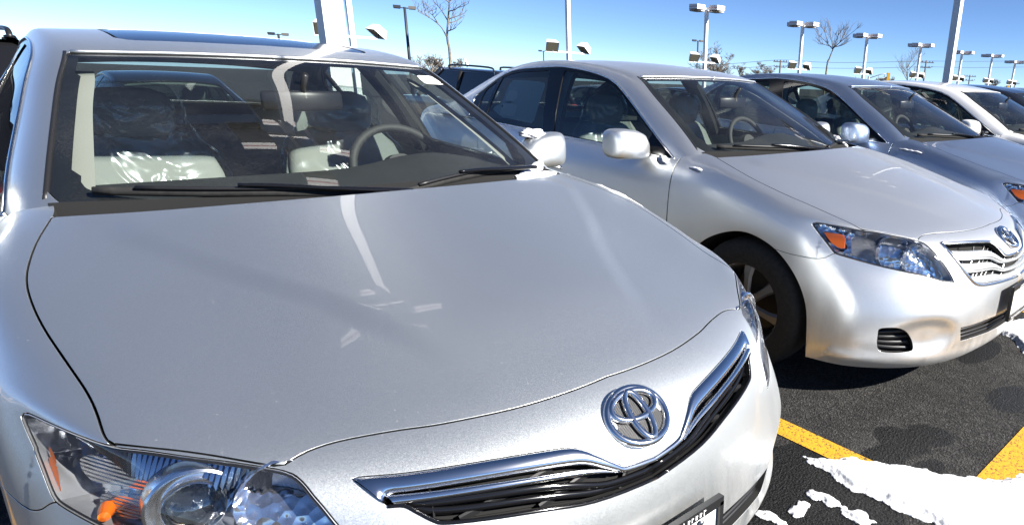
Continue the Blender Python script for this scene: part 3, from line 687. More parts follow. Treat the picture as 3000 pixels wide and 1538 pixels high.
def interior(car, film=True):
    for x in (-.37, .37): seat(car, x, 2.42, film)
    bench = empty('rear_seat'); bench.parent = car; bench.location = (0, 3.28, 0)
    loft_obj('bench_back', [((0, .0, .48), (.62, 0, 0), (0, .08, 0)), ((0, .1, .7), (.64, 0, 0), (0, .09, .01)), ((0, .18, .9), (.63, 0, 0), (0, .075, .02)), ((0, .2, .96), (.6, 0, 0), (0, .04, .01))], 'seat_cloth', bench, 28, 4)
    loft_obj('bench_cushion', [((0, .0, .36), (.62, 0, 0), (0, 0, .05)), ((0, -.05, .41), (.64, 0, 0), (0, 0, .09)), ((0, -.4, .43), (.64, 0, 0), (0, 0, .09)), ((0, -.46, .42), (.6, 0, 0), (0, 0, .05))], 'seat_cloth', bench, 28, 4)
    for x in (-.36, .36): loft_obj('headrest', [((x, .2, .94), (.09, 0, 0), (0, .05, 0)), ((x, .2, .98), (.13, 0, 0), (0, .055, 0)), ((x, .205, 1.06), (.12, 0, 0), (0, .05, 0)), ((x, .21, 1.08), (.08, 0, 0), (0, .02, 0))], 'seat_cloth', bench, 20, 3)
    # dashboard
    xs = np.linspace(-.70, .70, 29); P = []
    for x in xs:
        y0 = float(np.interp(abs(x), [0, .3, .5, .7], [1.20, 1.25, 1.36, 1.52])); hump = .045*math.exp(-((x-.37)/.19)**2)
        P.append([(x, y0, .955), (x, y0+.1, .975), (x, 1.62, .985+hump*.3), (x, 1.75, .985+hump), (x, 1.83, .972+hump), (x, 1.86, .94+hump*.6), (x, 1.86, .86), (x, 1.80, .78), (x, 1.78, .6), (x, 1.7, .5)])
    MB().grid(P).build('dashboard', 'dash_plastic', car, True, 50)
    steering(car)
    MB().box((0, 2.2, .5), (.2, .75, .26)).box((0, 1.80, .72), (.24, .12, .3)).build('centre_console', 'dash_plastic', car)
    MB().box((0, 2.5, .22), (1.6, 2.6, .06)).build('cabin_floor', 'carpet', car)
    MB().box((0, 3.72, .985), (1.3, .55, .03)).build('parcel_shelf', 'dash_plastic', car)
    MB().box((0, 1.55, .6), (1.5, .04, .7)).build('bulkhead', 'black_inside', car); MB().box((0, 3.62, .65), (1.4, .03, .6)).build('bulkhead', 'black_inside', car)
    # door cards and pillar trims follow the body surfaces
    dc = NRM.select((NRM.UV[:, 1] > 3.9) & (NRM.UV[:, 0] > 6.8) & (NRM.UV[:, 0] < 12.4)).moved(-.055)
    dc.obj('door_trim', 'interior_ash', car, 'both', 0)
    hl = G0.select((G0.UV[:, 1] < 4.9) & (G0.UV[:, 0] > 3.95) & (G0.UV[:, 0] < 8.4)).moved(-.028); hl.obj('headliner', 'interior_ash', car, 'both', 0)
    ap = G0.keep(G0.UV[:, 1]-3.45); ap = ap.keep(5.15-ap.UV[:, 1]); ap = ap.keep(4.2-ap.UV[:, 0]); ap = ap.keep(ap.UV[:, 0]-.05).moved(-.075); ap.obj('pillar_trim', 'interior_ash', car, 'both', 0)
    bp = G0.select((G0.UV[:, 1] > 4.7) & (G0.UV[:, 1] < 7.6) & (G0.UV[:, 0] > 5.62) & (G0.UV[:, 0] < 6.12)).moved(-.035); bp.obj('centre_pillar_trim', 'interior_ash', car, 'both', .03)
    cp = G0.select((G0.UV[:, 1] > 3.8) & (G0.UV[:, 0] > 8.4)).moved(-.03); cp.obj('rear_pillar_trim', 'interior_ash', car, 'both', 0)
    # inside mirror
    m = empty('interior_mirror'); m.parent = car; m.location = (0, 1.86, 1.215)
    loft_obj('mirror_shell', [((-.125, 0, 0), (0, .004, 0), (0, 0, .02)), ((-.12, 0, 0), (0, .012, 0), (0, 0, .032)), ((0, -.006, 0), (0, .02, 0), (0, 0, .036)), ((.12, 0, 0), (0, .012, 0), (0, 0, .032)), ((.125, 0, 0), (0, .004, 0), (0, 0, .02))], 'black_plastic', m, 16, 3)
    MB().tube([(0, 0, 0), (0, -.02, .05), (0, -.06, .09)], .011, 8).build('mirror_stalk', 'black_plastic', m, True)
def side_mirror(car, side, mat):
    m = empty('side_mirror'); m.parent = car
    S = []
    for x, cz, h, d, cy in ((.795, .972, .018, .03, 1.79), (.812, .982, .048, .052, 1.79), (.84, .996, .066, .066, 1.79), (.88, 1.004, .074, .072, 1.79), (.93, 1.009, .077, .073, 1.795), (.98, 1.011, .077, .070, 1.80), (1.008, 1.012, .074, .062, 1.81), (1.022, 1.012, .066, .05, 1.822), (1.030, 1.012, .05, .034, 1.835), (1.033, 1.012, .02, .014, 1.845)):
        S.append(((x*side, cy, cz), (0, d, 0), (0, 0, h)))
    P = loft(S, 32, 3.1); P[..., 1] = np.where(P[..., 1] > 1.862, 1.862+(P[..., 1]-1.862)*.15, P[..., 1])
    mb = MB(); mb.grid(P, closev=True); mb.F += [tuple(range(32)), tuple((len(P)-1)*32+i for i in range(32))[::-1]]
    mb.build('mirror_shell', mat, m, True, 60)
    S = [((x*side, 1.870, cz), (0, .003, 0), (0, 0, h)) for x, cz, h in ((.89, 1.0, .04), (.92, 1.006, .058), (.98, 1.012, .06), (1.01, 1.014, .04))]
    loft_obj('mirror_glass', S, 'chrome', m, 20, 3)
    MB().tube(np.array([(.78*side, 1.78, .955), (.84*side, 1.80, .962), (.90*side, 1.82, .965)]), [.035, .03, .022], 10, True, .55).build('mirror_foot', 'black_plastic', m, True)
def wiper(car, blade, arm):
    w = empty('wiper'); w.parent = car
    def pts(q, off):
        H = []
        for a in q:
            o, d = px_ray(*a); sgn = -1 if a[2:] == (-1,) else 1
            H.append(0)
        return H
    return w
def wiper_uv(car, A, B, mat='black_plastic'):
    """A: blade points (u, v signed), B: arm points"""
    w = empty('wiper'); w.parent = car
    def at(U, off):
        P = GH.at([(u, abs(v)) for u, v in U], off); P[:, 0] *= np.sign([v if v else 1 for u, v in U]); return cr(P, 5)
    MB().tube(at(A, .012), .0075, 6, True, 1.6).build('wiper_blade', 'rubber', w, True)
    Q = at(A, .026); MB().tube(Q[2:-2], .007, 6, True, .8).build('blade_frame', mat, w, True)
    Q = at(B, .038); MB().tube(Q, np.linspace(.013, .008, len(Q)), 8, True, .6).build('wiper_arm', 'black_gloss', w, True)
    return w
def emblem(car, S, uv, a, b, mats=('chrome', 'emblem_mesh')):
    c = S.at([uv])[0]; n = S.nat([uv])[0]; n[0] = 0; n /= np.linalg.norm(n)
    ex = np.array([1., 0, 0]); ey = np.cross(n, ex); e = empty('emblem'); e.parent = car
    if ey[2] < 0: ey = -ey
    th = np.linspace(0, 2*math.pi, 49)
    def ring(cx, cy, rx, ry, off, dome=0.):
        x = cx+rx*np.cos(th); y = cy+ry*np.sin(th)
        return c+x[:, None]*ex+y[:, None]*ey+(off)*n-((x[:, None]/a)**2)*.004*n
    mb = MB(); mb.tube(ring(0, 0, a, b, .004), .0085, 10, False, 1.0)
    mb.build('badge_ring', mats[0], e, True)
    mb = MB(); mb.tube(ring(0, b*.36, a*.78, b*.50, .008), .0075, 8, False)
    mb.tube(ring(0, -b*.02, a*.30, b*.88, .009), .0075, 8, False); mb.build('badge_oval', mats[0], e, True)
    mb = MB(); P = [ring(0, 0, a*r, b*r, .0015+.001*(1-r)) for r in (.99, .6, .02)]; mb.grid(np.array(P)); mb.build('badge_plate', mats[1], e, True)
    return e
def plate(car, z, dark_text=True, y=-.035):
    p = empty('licence_plate'); p.parent = car; p.location = (0, y, z)
    w_, h_ = .158, .083
    mb = MB()
    mb.box((0, 0, h_-.008), (2*w_, .016, .022)).box((0, 0, -h_+.008), (2*w_, .016, .022))
    for s_ in (-1, 1): mb.box((s_*(w_-.005), 0, 0), (.012, .016, 2*h_-.02))
    mb.build('plate_frame', 'black_plastic', p)
    MB().box((0, .004, 0), (2*w_-.02, .004, 2*h_-.03)).build('plate_sheet', 'plate_white', p)
    mb = MB(); r2 = random.Random(5)
    for zz, x0, x1 in ((h_-.009, -.07, .09), (-h_+.009, -.125, .125)):
        x = x0
        while x < x1:
            ww = r2.choice((.006, .008, .009)); hh = r2.choice((.010, .010, .014))
            mb.box((x+ww/2, -.0088, zz), (.0022, .001, hh)); 
            if r2.random() < .8: mb.box((x+ww/2+.003, -.0088, zz+hh*.36*r2.choice((-1, 1))), (ww*.7, .001, .0026))
            if r2.random() < .6: mb.box((x+ww-.001, -.0088, zz), (.0022, .001, .009))
            x += ww+.0045
    mb.build('frame_lettering', 'white_ink', p)['kind'] = 'stuff'
    mb = MB(); 
    for s_ in (-1, 1): MB().lathe([(0, .004), (.006, .003), (.007, 0)], 10, rotm('X', 90), (s_*.09, -.004, h_-.035)).build('plate_screw', 'satin_metal', p, True)
    return p
def uvset(o, patch, side):
    me = o.data; ul = me.uv_layers.new(name='UVMap'); n = len(patch.V)
    UV = patch.UV/np.array([10., 8.])
    vi = np.empty(len(me.loops), dtype=np.int32); me.loops.foreach_get('vertex_index', vi)
    T = np.vstack([UV, UV]) if side == 'both' else UV
    vi = np.minimum(vi, len(T)-1); ul.data.foreach_set('uv', T[vi].astype(np.float32).ravel()); return o
# headlight pieces ------------------------------------------------------------
def lens_point(q, car, depth):
    """a pixel inside the headlight -> point behind the lens along the line of sight, on the +X half"""
    o, d = px_ray(q[0], q[1], car); h, uv, n = BODY.px(q, car); d = d*np.array([-1, 1, 1]); return h+d*depth, uv
FWD = np.array([.22, -.96, .10]); FWD /= np.linalg.norm(FWD)
def frame(f):
    x = np.cross([0, 0, 1.], f); x /= np.linalg.norm(x); y = np.cross(f, x); return np.stack([x, y, f], 1)
def headlight(car, side, kind):
    h = empty('headlight'); h.parent = car
    sg = 'L' if side > 0 else 'R'
    def put(mb, name, mat, sharp=40, smooth=True):
        V = np.array(mb.V)
        if side < 0: V = V*np.array([-1, 1, 1]); F = [f[::-1] for f in mb.F]
        else: F = mb.F
        return mesh_obj(name, V, F, mat, h, smooth, None, None, sharp)
    def pput(p, name, mat, fl=0.): 
        V, N, F = p.data(sg, fl); return mesh_obj(name, V, F, mat, h, True, N)
    ph = hl_p.phi(HL_C, HL_U)
    pput(hl_p, 'lens', 'lens_clear', .0)
    rim = hl_p.keep(ph+.006).moved(-.003); pput(rim, 'lens_seal', 'black_plastic', .0)
    # housing: side wall and back
    V, N, F = hl_p.data('L', .085); n0 = len(hl_p.V); wall = MB(); wall.V = [tuple(v) for v in V]; wall.F = [tuple(f) for f in F if min(f) >= n0]
    put(wall, 'housing', 'dark_chrome', 30)
    back = hl_p.moved(-.055); pput(back, 'reflector', 'facet_reflector')
    M = frame(FWD)
    def bowl(q, carn, depth, rad, deep, name='reflector_bowl', mat='facet_reflector', bulb=True):
        c, uv = lens_point(q, carn, depth); mb = MB()
        prof = [(rad*t, -deep*(1-t*t)) for t in np.linspace(.12, 1, 9)]+[(rad*1.05, .004), (rad*1.07, -.012)]
        mb.lathe(prof, 26, M, c); put(mb, name, mat, 60)
        if bulb: mb = MB(); mb.lathe([(0, -deep*.25), (.007, -deep*.3), (.009, -deep*.5), (.009, -deep*.95)], 12, M, c); put(mb, 'bulb', 'lamp_bulb', 50)
    if kind == 'hybrid':
        c, uv = lens_point((572, 1480), 1, .045)
        mb = MB(); mb.lathe([(.0, .032), (.012, .031), (.022, .027), (.031, .019), (.036, .008), (.038, -.004)], 40, M, c); put(mb, 'projector_lens', 'projector_glass', 80)
        mb = MB(); mb.lathe([(.0, -.03), (.03, -.028), (.037, -.012)], 30, M, c); put(mb, 'projector_bowl', 'dark_chrome', 60)
        mb = MB(); mb.lathe([(.038, -.02), (.038, .004), (.041, .009), (.044, .006), (.047, -.004), (.055, -.002), (.060, .008), (.064, .006), (.066, -.004), (.070, -.03)], 48, M, c); put(mb, 'projector_ring', 'chrome', 30)
        bowl((835, 1462), 1, .055, .066, .06)
        # ribbed turn-signal chambers
        for q in ([(165, 1352), (280, 1360), (400, 1388), (445, 1392), (440, 1440), (380, 1446), (280, 1430), (200, 1418)], [(232, 1462), (330, 1475), (430, 1490), (450, 1500), (445, 1550), (350, 1545), (240, 1520)]):
            U = BODY.curve(q, 1, n=4, closed=True)[1]; ins, _ = hl_p.split(np.vstack([BODY.at(U), BODY.at(U[:1])]), U, .001)
            pput(ins.moved(-.03), 'ribbed_reflector', 'ribbed_reflector', .03)
            U2 = U.mean(0)
        U = BODY.curve([(112, 1312), (126, 1322), (140, 1360), (152, 1440), (142, 1448), (124, 1400)], 1, n=4, closed=True)[1]
        ins, _ = hl_p.split(np.vstack([BODY.at(U), BODY.at(U[:1])]), U, .001); pput(ins.moved(-.012), 'side_reflector', 'amber', .0)
        c, uv = lens_point((310, 1500), 1, .03); mb = MB(); mb.lathe([(0, .02), (.008, .016), (.011, 0), (.011, -.02)], 12, M, c); put(mb, 'signal_bulb', 'amber', 50)
    else:
        bowl(ZH([(1300, 590)])[0], 2, .05, .066, .06); bowl(ZH([(1750, 720)])[0], 2, .05, .068, .055)
        q = [(720, 300), (1080, 370), (1090, 500), (1080, 740), (880, 690), (690, 640), (660, 480)]
        U = BODY.curve(ZH(q), 2, n=4, closed=True)[1]; ins, _ = hl_p.split(np.vstack([BODY.at(U), BODY.at(U[:1])]), U, .001); pput(ins.moved(-.03), 'ribbed_reflector', 'ribbed_reflector', .03)
        q = [(170, 215), (350, 250), (562, 287), (558, 400), (550, 530), (430, 495), (330, 420), (250, 320)]
        U = lin(np.array([BODY.px(a, 2)[1] for a in ZH(q)]), 5); ins, _ = hl_p.split(np.vstack([BODY.at(U), BODY.at(U[:1])]), U, .001); pput(ins.moved(-.01), 'side_reflector', 'amber', .02)
    # fluted dark band under the top edge
    T = np.vstack([HL_U[12:45]]); mb = MB(); P3 = BODY.at(T); L = np.concatenate([[0], np.cumsum(np.linalg.norm(np.diff(P3, axis=0), axis=1))])
    m = 46; tt = np.linspace(.02, L[-1]*.98, m*2+1); top = np.stack([np.interp(tt, L, P3[:, k]) for k in range(3)], 1)
    Nn = BODY.nat(np.stack([np.interp(tt, L, T[:, k]) for k in range(2)], 1))
    dn = np.cross(Nn, np.gradient(top, axis=0)); dn /= np.linalg.norm(dn, axis=1)[:, None]
    if dn[:, 2].mean() > 0: dn = -dn
    wid = np.interp(tt/L[-1], [0, .15, .5, .8, 1], [.012, .030, .030, .026, .010])[:, None]*(1 if kind == 'hybrid' else .3)
    saw = np.where(np.arange(2*m+1) % 2, .006, 0)[:, None]
    a = top-Nn*.012; b = top+dn*(wid*.5)-Nn*(.020+saw); c = top+dn*(wid+saw*.8)-Nn*(.034+saw)
    mb.grid(np.array([a, b, c])); put(mb, 'fluted_band', 'fluted_dark', 20)
    return h

# ---- C1 (hybrid) front-end curves
G_T = BODY.curve(Z5([(215, 1025), (260, 1021), (340, 1014), (500, 1000), (800, 955), (1100, 905), (1300, 875), (1375, 882), (1450, 910), (1550, 952), (1600, 962), (1650, 958)]), 1, n=4, cen=[-1])[1]
G_B = BODY.curve(Z5([(405, 1170), (398, 1125), (430, 1106), (500, 1097), (800, 1052), (1100, 1003), (1300, 972), (1400, 965), (1480, 980), (1560, 998), (1610, 1000), (1660, 994)]), 1, n=4, cen=[-1])[1]
g_T = BODY.curve(Z5([(395, 1120), (450, 1112), (800, 1072), (1100, 1028), (1350, 990), (1450, 984), (1565, 999)]), 1, n=4)[1]
g_B = BODY.curve(Z5([(455, 1167), (470, 1162), (800, 1115), (1100, 1065), (1350, 1024), (1450, 1010), (1567, 1001)]), 1, n=4)[1]
GO_B = BODY.curve(Z5([(405, 1172), (490, 1170), (560, 1205), (640, 1245), (700, 1255), (900, 1235), (1200, 1190), (1450, 1147), (1640, 1090)]), 1, n=4, cen=[-1])[1]
# ---- C2 grille curves
L_T = BODY.curve(ZG([(150, 562), (200, 565), (350, 557), (500, 551), (540, 560), (580, 588), (620, 628), (655, 655), (685, 655)]), 2, n=4, cen=[-1])[1]
L_B = BODY.curve(ZG([(150, 562), (200, 620), (270, 700), (330, 780), (390, 850), (430, 878), (480, 884), (560, 870), (690, 838)]), 2, n=4, cen=[-1])[1]
LBAR = [(ZG([(215, 608), (340, 612), (490, 606), (560, 632), (640, 680), (690, 688)]), ZG([(270, 685), (380, 686), (530, 675), (585, 692), (640, 716), (690, 714)])),
        (ZG([(290, 712), (400, 716), (540, 706), (600, 735), (650, 755), (690, 750)]), ZG([(350, 790), (440, 786), (560, 766), (620, 776), (660, 781), (695, 772)])),
        (ZG([(372, 822), (500, 811), (580, 800), (640, 806), (690, 798)]), ZG([(425, 872), (480, 878), (560, 864), (640, 846), (690, 834)]))]
FOG = BODY.curve(Z6([(1078, 900), (1092, 872), (1180, 868), (1235, 888), (1265, 935), (1274, 980), (1250, 1000), (1130, 1006), (1085, 995), (1073, 960)]), 2, n=5, closed=True)[1]
_it = BODY.curve(Z6([(1535, 868), (1600, 852), (1690, 818)]), 2, n=4)[1]; _ib = BODY.curve(Z6([(1535, 942), (1600, 922), (1690, 890)]), 2, n=4)[1]
def close_half(T, B): return np.vstack([T, [(T[-1][0], -1), (B[-1][0], -1)], B[::-1]])
INT_T = np.vstack([_it, [(_it[-1][0], 0)]]); INT_B = np.vstack([_ib, [(_ib[-1][0]+.0, 0)]])
def opening(p, T, B, gap=.002):
    return p.split(np.vstack([BODY.at(T[::-1]), BODY.at(B)]), close_half(T, B), gap)
shell_p = front.select((front.UV[:, 0] > 12.3) & (front.UV[:, 1] < 7.4))
shell_p = shell_p.keep(shell_p.phi(HL_C, HL_U)+.0).moved(-.035)

def make_car(name, loc, rz, mat, kind, film=True, sunroof=False, steer=0.):
    car = empty(name, loc, rz)
    hood_p.obj('hood', mat, car)
    bp = bumper_p
    if kind == 'hybrid': _, bp = opening(bp, G_T, GO_B)
    else: _, bp = opening(bp, L_T, L_B)
    _, bp = opening(bp, INT_T, INT_B)
    fogp, bp = bp.split(np.vstack([BODY.at(FOG), BODY.at(FOG[:1])]), FOG, .001)
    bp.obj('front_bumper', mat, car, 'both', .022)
    shell_p.obj('gap_backing', 'black_inside', car, 'both', 0)  # black shell added behind the front panels so gaps and openings stay dark
    for sd_, sg in (('L', 1), ('R', -1)):
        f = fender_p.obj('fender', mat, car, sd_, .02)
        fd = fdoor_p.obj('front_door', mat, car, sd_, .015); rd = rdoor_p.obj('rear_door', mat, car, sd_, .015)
        quarter_p.obj('quarter_panel', mat, car, sd_)
        o = fg_p.moved(-.005).obj('door_glass', 'side_glass', car, sd_, 0); o.parent = fd
        o = rg_p.moved(-.005).obj('door_glass', 'side_glass', car, sd_, 0); o.parent = rd
        qg_p.moved(-.005).obj('quarter_glass', 'side_glass', car, sd_, 0)
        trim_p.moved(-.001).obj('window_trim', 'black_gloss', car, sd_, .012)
        U = np.vstack([DLO_U, DLO_U[:1]]); sweep(GH, U[::2], .0055, .001, 6, sd_).build('window_moulding', 'chrome', car, True)
        headlight(car, sg, kind); side_mirror(car, sg, mat)
        wheel(car, .775 if steer else .785, .99, sg, steer); wheel(car, .785, 3.77, sg)
        for yy in (.995, 3.77):
            mb = MB(); th = np.linspace(R(-15), R(195), 22); P = [[(x*sg, yy+.39*math.cos(t), .30+.388*math.sin(t)) for t in th] for x in (.55, .884)]
            mb.grid(P); mb.build('wheel_liner', 'black_inside', car, True)
        # fog-lamp recess with slats
        fp = fogp.moved(-.05); fp.obj('fog_recess', 'black_plastic', car, sd_, 0)
        mb = MB(); c = fogp.V.mean(0); x0, x1 = fogp.V[:, 0].min(), fogp.V[:, 0].max(); z0, z1 = fogp.V[:, 2].min(), fogp.V[:, 2].max()
        for k in range(5):
            z = z0+(z1-z0)*(k+.7)/5.2; pts = []
            for x in np.linspace(x0-.005, x1+.005, 9):
                q = BODY.locate((x, np.interp(x, [x0, x1], [fogp.V[:, 1].min(), fogp.V[:, 1].max()]), z)); pts.append(q[0]-q[2]*.028)
            MB().tube([(p_[0]*sg, p_[1], p_[2]) for p_ in pts], .0055, 6, True, 1.8).build('fog_slat', 'black_plastic', car, True)
        for dr, yy in ((fd, 2.55), (rd, 3.28)):
            q = BODY.locate((.87, yy, .80)); P = [q[0]+np.array([.0, dy, dz])+q[2]*o for dy, dz, o in ((-.11, 0, -.005), (-.09, 0, .03), (.06, .004, .035), (.085, .005, -.005))]
            mb = MB().tube([(a*sg, b, c_) for a, b, c_ in cr(P, 4)], .011, 8, True, 1.0); mb.build('door_handle', mat, dr, True)
    rp = roof_p
    if sunroof:
        SU = lin(np.array([(4.72, -.001), (4.72, 2.5), (4.9, 2.75), (5.9, 2.75), (6.05, 2.5), (6.05, -.001)]), 8)
        C = GH.at(SU[SU[:, 1] >= 0][:-8]); SP = np.array([(4.72, -1), (4.72, 2.5), (4.9, 2.75), (5.9, 2.75), (6.05, 2.5), (6.05, -1)])
        sp, rp = rp.split(C, SP, .012); sp.moved(-.002).obj('sunroof', 'black_gloss', car, 'both', .01)
        sp.moved(-.02).obj('sunroof_seal', 'black_inside', car, 'both', 0)
    rp.obj('roof', mat, car); trunk_p.obj('trunk_lid', mat, car); rbump_p.obj('rear_bumper', mat, car)
    w = ws_p.moved(-.004); o = w.obj('windshield', 'windscreen_glass', car, 'both', 0); uvset(o, w, 'both')
    ph = ws_p.phi(WS_C, WS_POLY); bw = np.where(ws_p.UV[:, 0] > 3.2, .03, .045)+np.where(ws_p.UV[:, 0] < .8, .02, 0)
    ws_p.keep(ph+bw).moved(-.007).obj('windshield_frit', 'black_frit', car, 'both', 0)
    sweep(GH, np.vstack([(3.965, v) for v in np.linspace(0.001, 3.75, 24)]), .0055, .001, 8).build('roof_edge_strip', mat, car, True)
    for sd_ in 'LR': sweep(GH, [(u, 3.885) for u in np.linspace(.3, 3.97, 30)], .007, -.004, 6, sd_).build('pillar_seal', 'black_plastic', car, True)
    o = bl_p.moved(-.004).obj('rear_window', 'side_glass', car, 'both', 0)
    # cowl
    cw = BODY.at(np.stack([np.full(24, 13.0), np.linspace(0, u_seam[0, 1], 24)], 1)); g1 = []
    for q in cw:
        l = GH.locate((q[0], q[1]+.10, q[2]+.02)); g1.append(l[0]+l[2]*.002)
    g1 = np.array(g1); a = cw+[0, -.05, -.03]; b = cw+[0, .012, -.034]; g2 = g1+[0, .10, .03]
    mb = MB(); 
    for s_ in (1, -1): mb.grid(np.array([a, b, g1])*np.array([s_, 1, 1]))
    mb.build('cowl_panel', 'cowl_plastic', car, True, 40)
    wiper_uv(car, [(.42, -3.3), (.44, -2.2), (.42, -1.2), (.30, -.2)], [(.20, .2), (.32, -.6), (.42, -1.4), (.44, -1.8)])
    wiper_uv(car, [(.30, .1), (.42, .9), (.46, 1.8), (.36, 2.9)], [(.20, 3.0), (.30, 2.4), (.42, 1.6), (.44, 1.2)])
    # front end
    gr = empty('grille'); gr.parent = car
    if kind == 'hybrid':
        P = strip(BODY, G_T, G_B, -.002, .010); grid_obj('chrome_bar', [P, mir(P)], 'chrome', gr, 45)
        for s_ in (1, -1):
            P = strip(BODY, g_T, g_B, .0, .008); grid_obj('chrome_blade', [P if s_ > 0 else mir(P)], 'chrome', gr, 45)
        for t, o_ in ((.45, -.012), (.72, -.018)):
            Bm = np.stack([np.interp(np.linspace(0, 1, 30), np.linspace(0, 1, len(G_B)), G_B[:, k]) for k in (0, 1)], 1); Lm = np.stack([np.interp(np.linspace(0.08, 1, 30), np.linspace(0, 1, len(GO_B)), GO_B[:, k]) for k in (0, 1)], 1)
            U = Bm*(1-t)+Lm*t; sweep(BODY, U[2:], .005, o_, 6, 'both', 1.6).build('grille_bar', 'black_gloss', gr, True)
        mb = MB()
        for k in range(3, 30, 6):
            P = BODY.at([Bm[k]*(1-t)+Lm[k]*t for t in (0, .5, 1)], -.02)
            for s_ in (1, -1): MB().tube(P*[s_, 1, 1], .003, 5, True, 3).build('grille_rib', 'black_plastic', gr)
        U = np.vstack([G_T[::-1], GO_B]);
        g_in, _ = opening(bumper_p, G_T, GO_B); g_in.moved(-.03).obj('grille_back', 'black_inside', gr, 'both', 0)
        sweep(BODY, GO_B, .004, -.001, 6).build('grille_lip', 'black_gloss', gr, True)
        emblem(car, BODY, (20.98, 0), .070, .062)
    else:
        sweep(BODY, L_T, .0065, .002, 8).build('grille_surround', 'chrome', gr, True); sweep(BODY, L_B, .0065, .002, 8).build('grille_surround', 'chrome', gr, True)
        for T, B in LBAR:
            T = BODY.curve(T, 2, n=4, cen=[-1])[1]; B = BODY.curve(B, 2, n=4, cen=[-1])[1]
            m_ = 24; T = np.stack([np.interp(np.linspace(0, 1, m_), np.linspace(0, 1, len(T)), T[:, k]) for k in (0, 1)], 1); B = np.stack([np.interp(np.linspace(0, 1, m_), np.linspace(0, 1, len(B)), B[:, k]) for k in (0, 1)], 1)
            P = strip(BODY, T, B, -.010, .012, 7, .012); grid_obj('grille_bar', [P, mir(P)], mat, gr, 45)
        g_in, _ = opening(bumper_p, L_T, L_B); g_in.moved(-.033).obj('grille_back', 'black_inside', gr, 'both', 0)
        mb = MB()
        for f_ in np.linspace(.12, .95, 9):
            a_ = L_T[int(f_*(len(L_T)-1))]; b_ = L_B[min(len(L_B)-1, int((.25+f_*.75)*(len(L_B)-1)))]
            P = BODY.at([np.array(a_)*(1-t)+np.array(b_)*t for t in (0.02, .5, .98)], -.028)
            for s_ in (1, -1): MB().tube(P*[s_, 1, 1], .0016, 5, True, 2).build('grille_rib', 'satin_metal', gr)
        emblem(car, BODY, (20.92, 0), .072, .060)
    i_in, _ = opening(bumper_p, INT_T, INT_B); i_in.moved(-.04).obj('intake_back', 'black_inside', car, 'both', 0)
    for t in (.3, .62, .9):
        U = INT_T*(1-t)+INT_B*t; sweep(BODY, U, .005, -.02, 6, 'both', 1.5).build('intake_bar', 'black_plastic', car, True)
    plate(car, .40 if kind == 'hybrid' else .425)
    MB().box((0, 2.5, .20), (1.5, 4.2, .04)).box((0, .62, .26), (1.1, .9, .14)).build('underbody', 'black_inside', car)
    interior(car, film)
    return car
# ------------------------------------------------------------------ place helpers
def at_px(px, py, dist):
    """point on the line of sight of a pixel, at a chosen horizontal distance"""
    o, d = px_ray(px, py); return o+d*(dist/math.hypot(d[0], d[1]))
def on_ground(px, py, z=0.):
    o, d = px_ray(px, py); return o+d*((z-o[2])/d[2])
def az_px(px, py=150):
    o, d = px_ray(px, py); return math.atan2(d[0], d[1])
# ------------------------------------------------------------------ ground
GY = [(-1500, 0), (5.6, 0), (16., -.52), (45, -1.3), (1500, -38)]
def gz(x, y): return float(np.interp(y, [a for a, b in GY], [b for a, b in GY]))   # the lot drains away from the front row
Z7 = lambda p: zc(p, 2100, 900, 2.07)
s = NT('asphalt').set(Roughness=.85); v = s.coord(1, 'Object')
fine = s.noise(v, 170, 4, .75); vor = s.n('ShaderNodeTexVoronoi'); vor.inputs['Scale'].default_value = 115; s.l(v, vor.inputs['Vector'])
big = s.noise(v, 1.3, 5, .62); med = s.noise(v, 7, 5, .65)
agg = s.mixc(s.ramp(vor.outputs['Color'], [(.35, (0,)*3), (.9, (1,)*3)]), (.03, .029, .028), (.17, .165, .155))
agg = s.mixc(s.ramp(fine.outputs[0], [(.42, (0,)*3), (.6, (1,)*3)]), (.014, .014, .014), agg)
salt = s.ramp(s.math('MULTIPLY', big.outputs[0], med.outputs[0]), [(.24, (0,)*3), (.40, (.55,)*3)])
agg = s.mixc(salt, agg, (.14, .136, .128))
wet_n = s.noise(s.coord((1.0, 1.25, 1), 'Object'), 1.7, 6, .6)
geo = s.n('ShaderNodeNewGeometry'); sep = s.n('ShaderNodeSeparateXYZ'); s.l(geo.outputs['Position'], sep.inputs[0])
def blob(cx, cy, rx, ry):
    a = s.math('DIVIDE', s.math('SUBTRACT', sep.outputs[0], cx), rx); b = s.math('DIVIDE', s.math('SUBTRACT', sep.outputs[1], cy), ry)
    return s.math('SUBTRACT', 1.0, s.math('SQRT', s.math('ADD', s.math('MULTIPLY', a, a), s.math('MULTIPLY', b, b))))
W = None
for q, rx, ry in (((2640, 1290), .10, .14), ((2720, 1275), .10, .10), ((2330, 1370), .22, .16), ((2560, 1370), .30, .10), ((2320, 1440), .30, .25), ((2700, 1400), .2, .08), ((2960, 1165), .16, .10), ((2870, 1030), .22, .10), ((2250, 1500), .5, .4)):
    g_ = on_ground(*q); b_ = blob(float(g_[0]), float(g_[1]), rx, ry); W = b_ if W is None else s.math('MAXIMUM', W, b_)
W = s.math('ADD', s.math('MAXIMUM', W, -.6), s.math('MULTIPLY_ADD', wet_n.outputs[0], 1.5, -.78)); wet = s.ramp(W, [(.0, (0,)*3), (.05, (1,)*3)])
agg = s.mixc(s.ramp(s.noise(v, 2.6, 6, .65).outputs[0], [(.35, (0,)*3), (.65, (.6,)*3)]), agg, (.013, .013, .013))
s.l(s.mixc(wet, agg, (.0035, .0035, .0038)), s.p.inputs['Base Color'])
s.p.inputs['Specular IOR Level'].default_value = .3
s.l(s.ramp(wet, [(0, (.9,)*3), (1, (.55,)*3)]), s.p.inputs['Roughness'])
hgt = s.math('ADD', s.math('MULTIPLY', vor.outputs['Distance'], .9), fine.outputs[0]); s.bump(hgt, .9, .012)
nx = 60
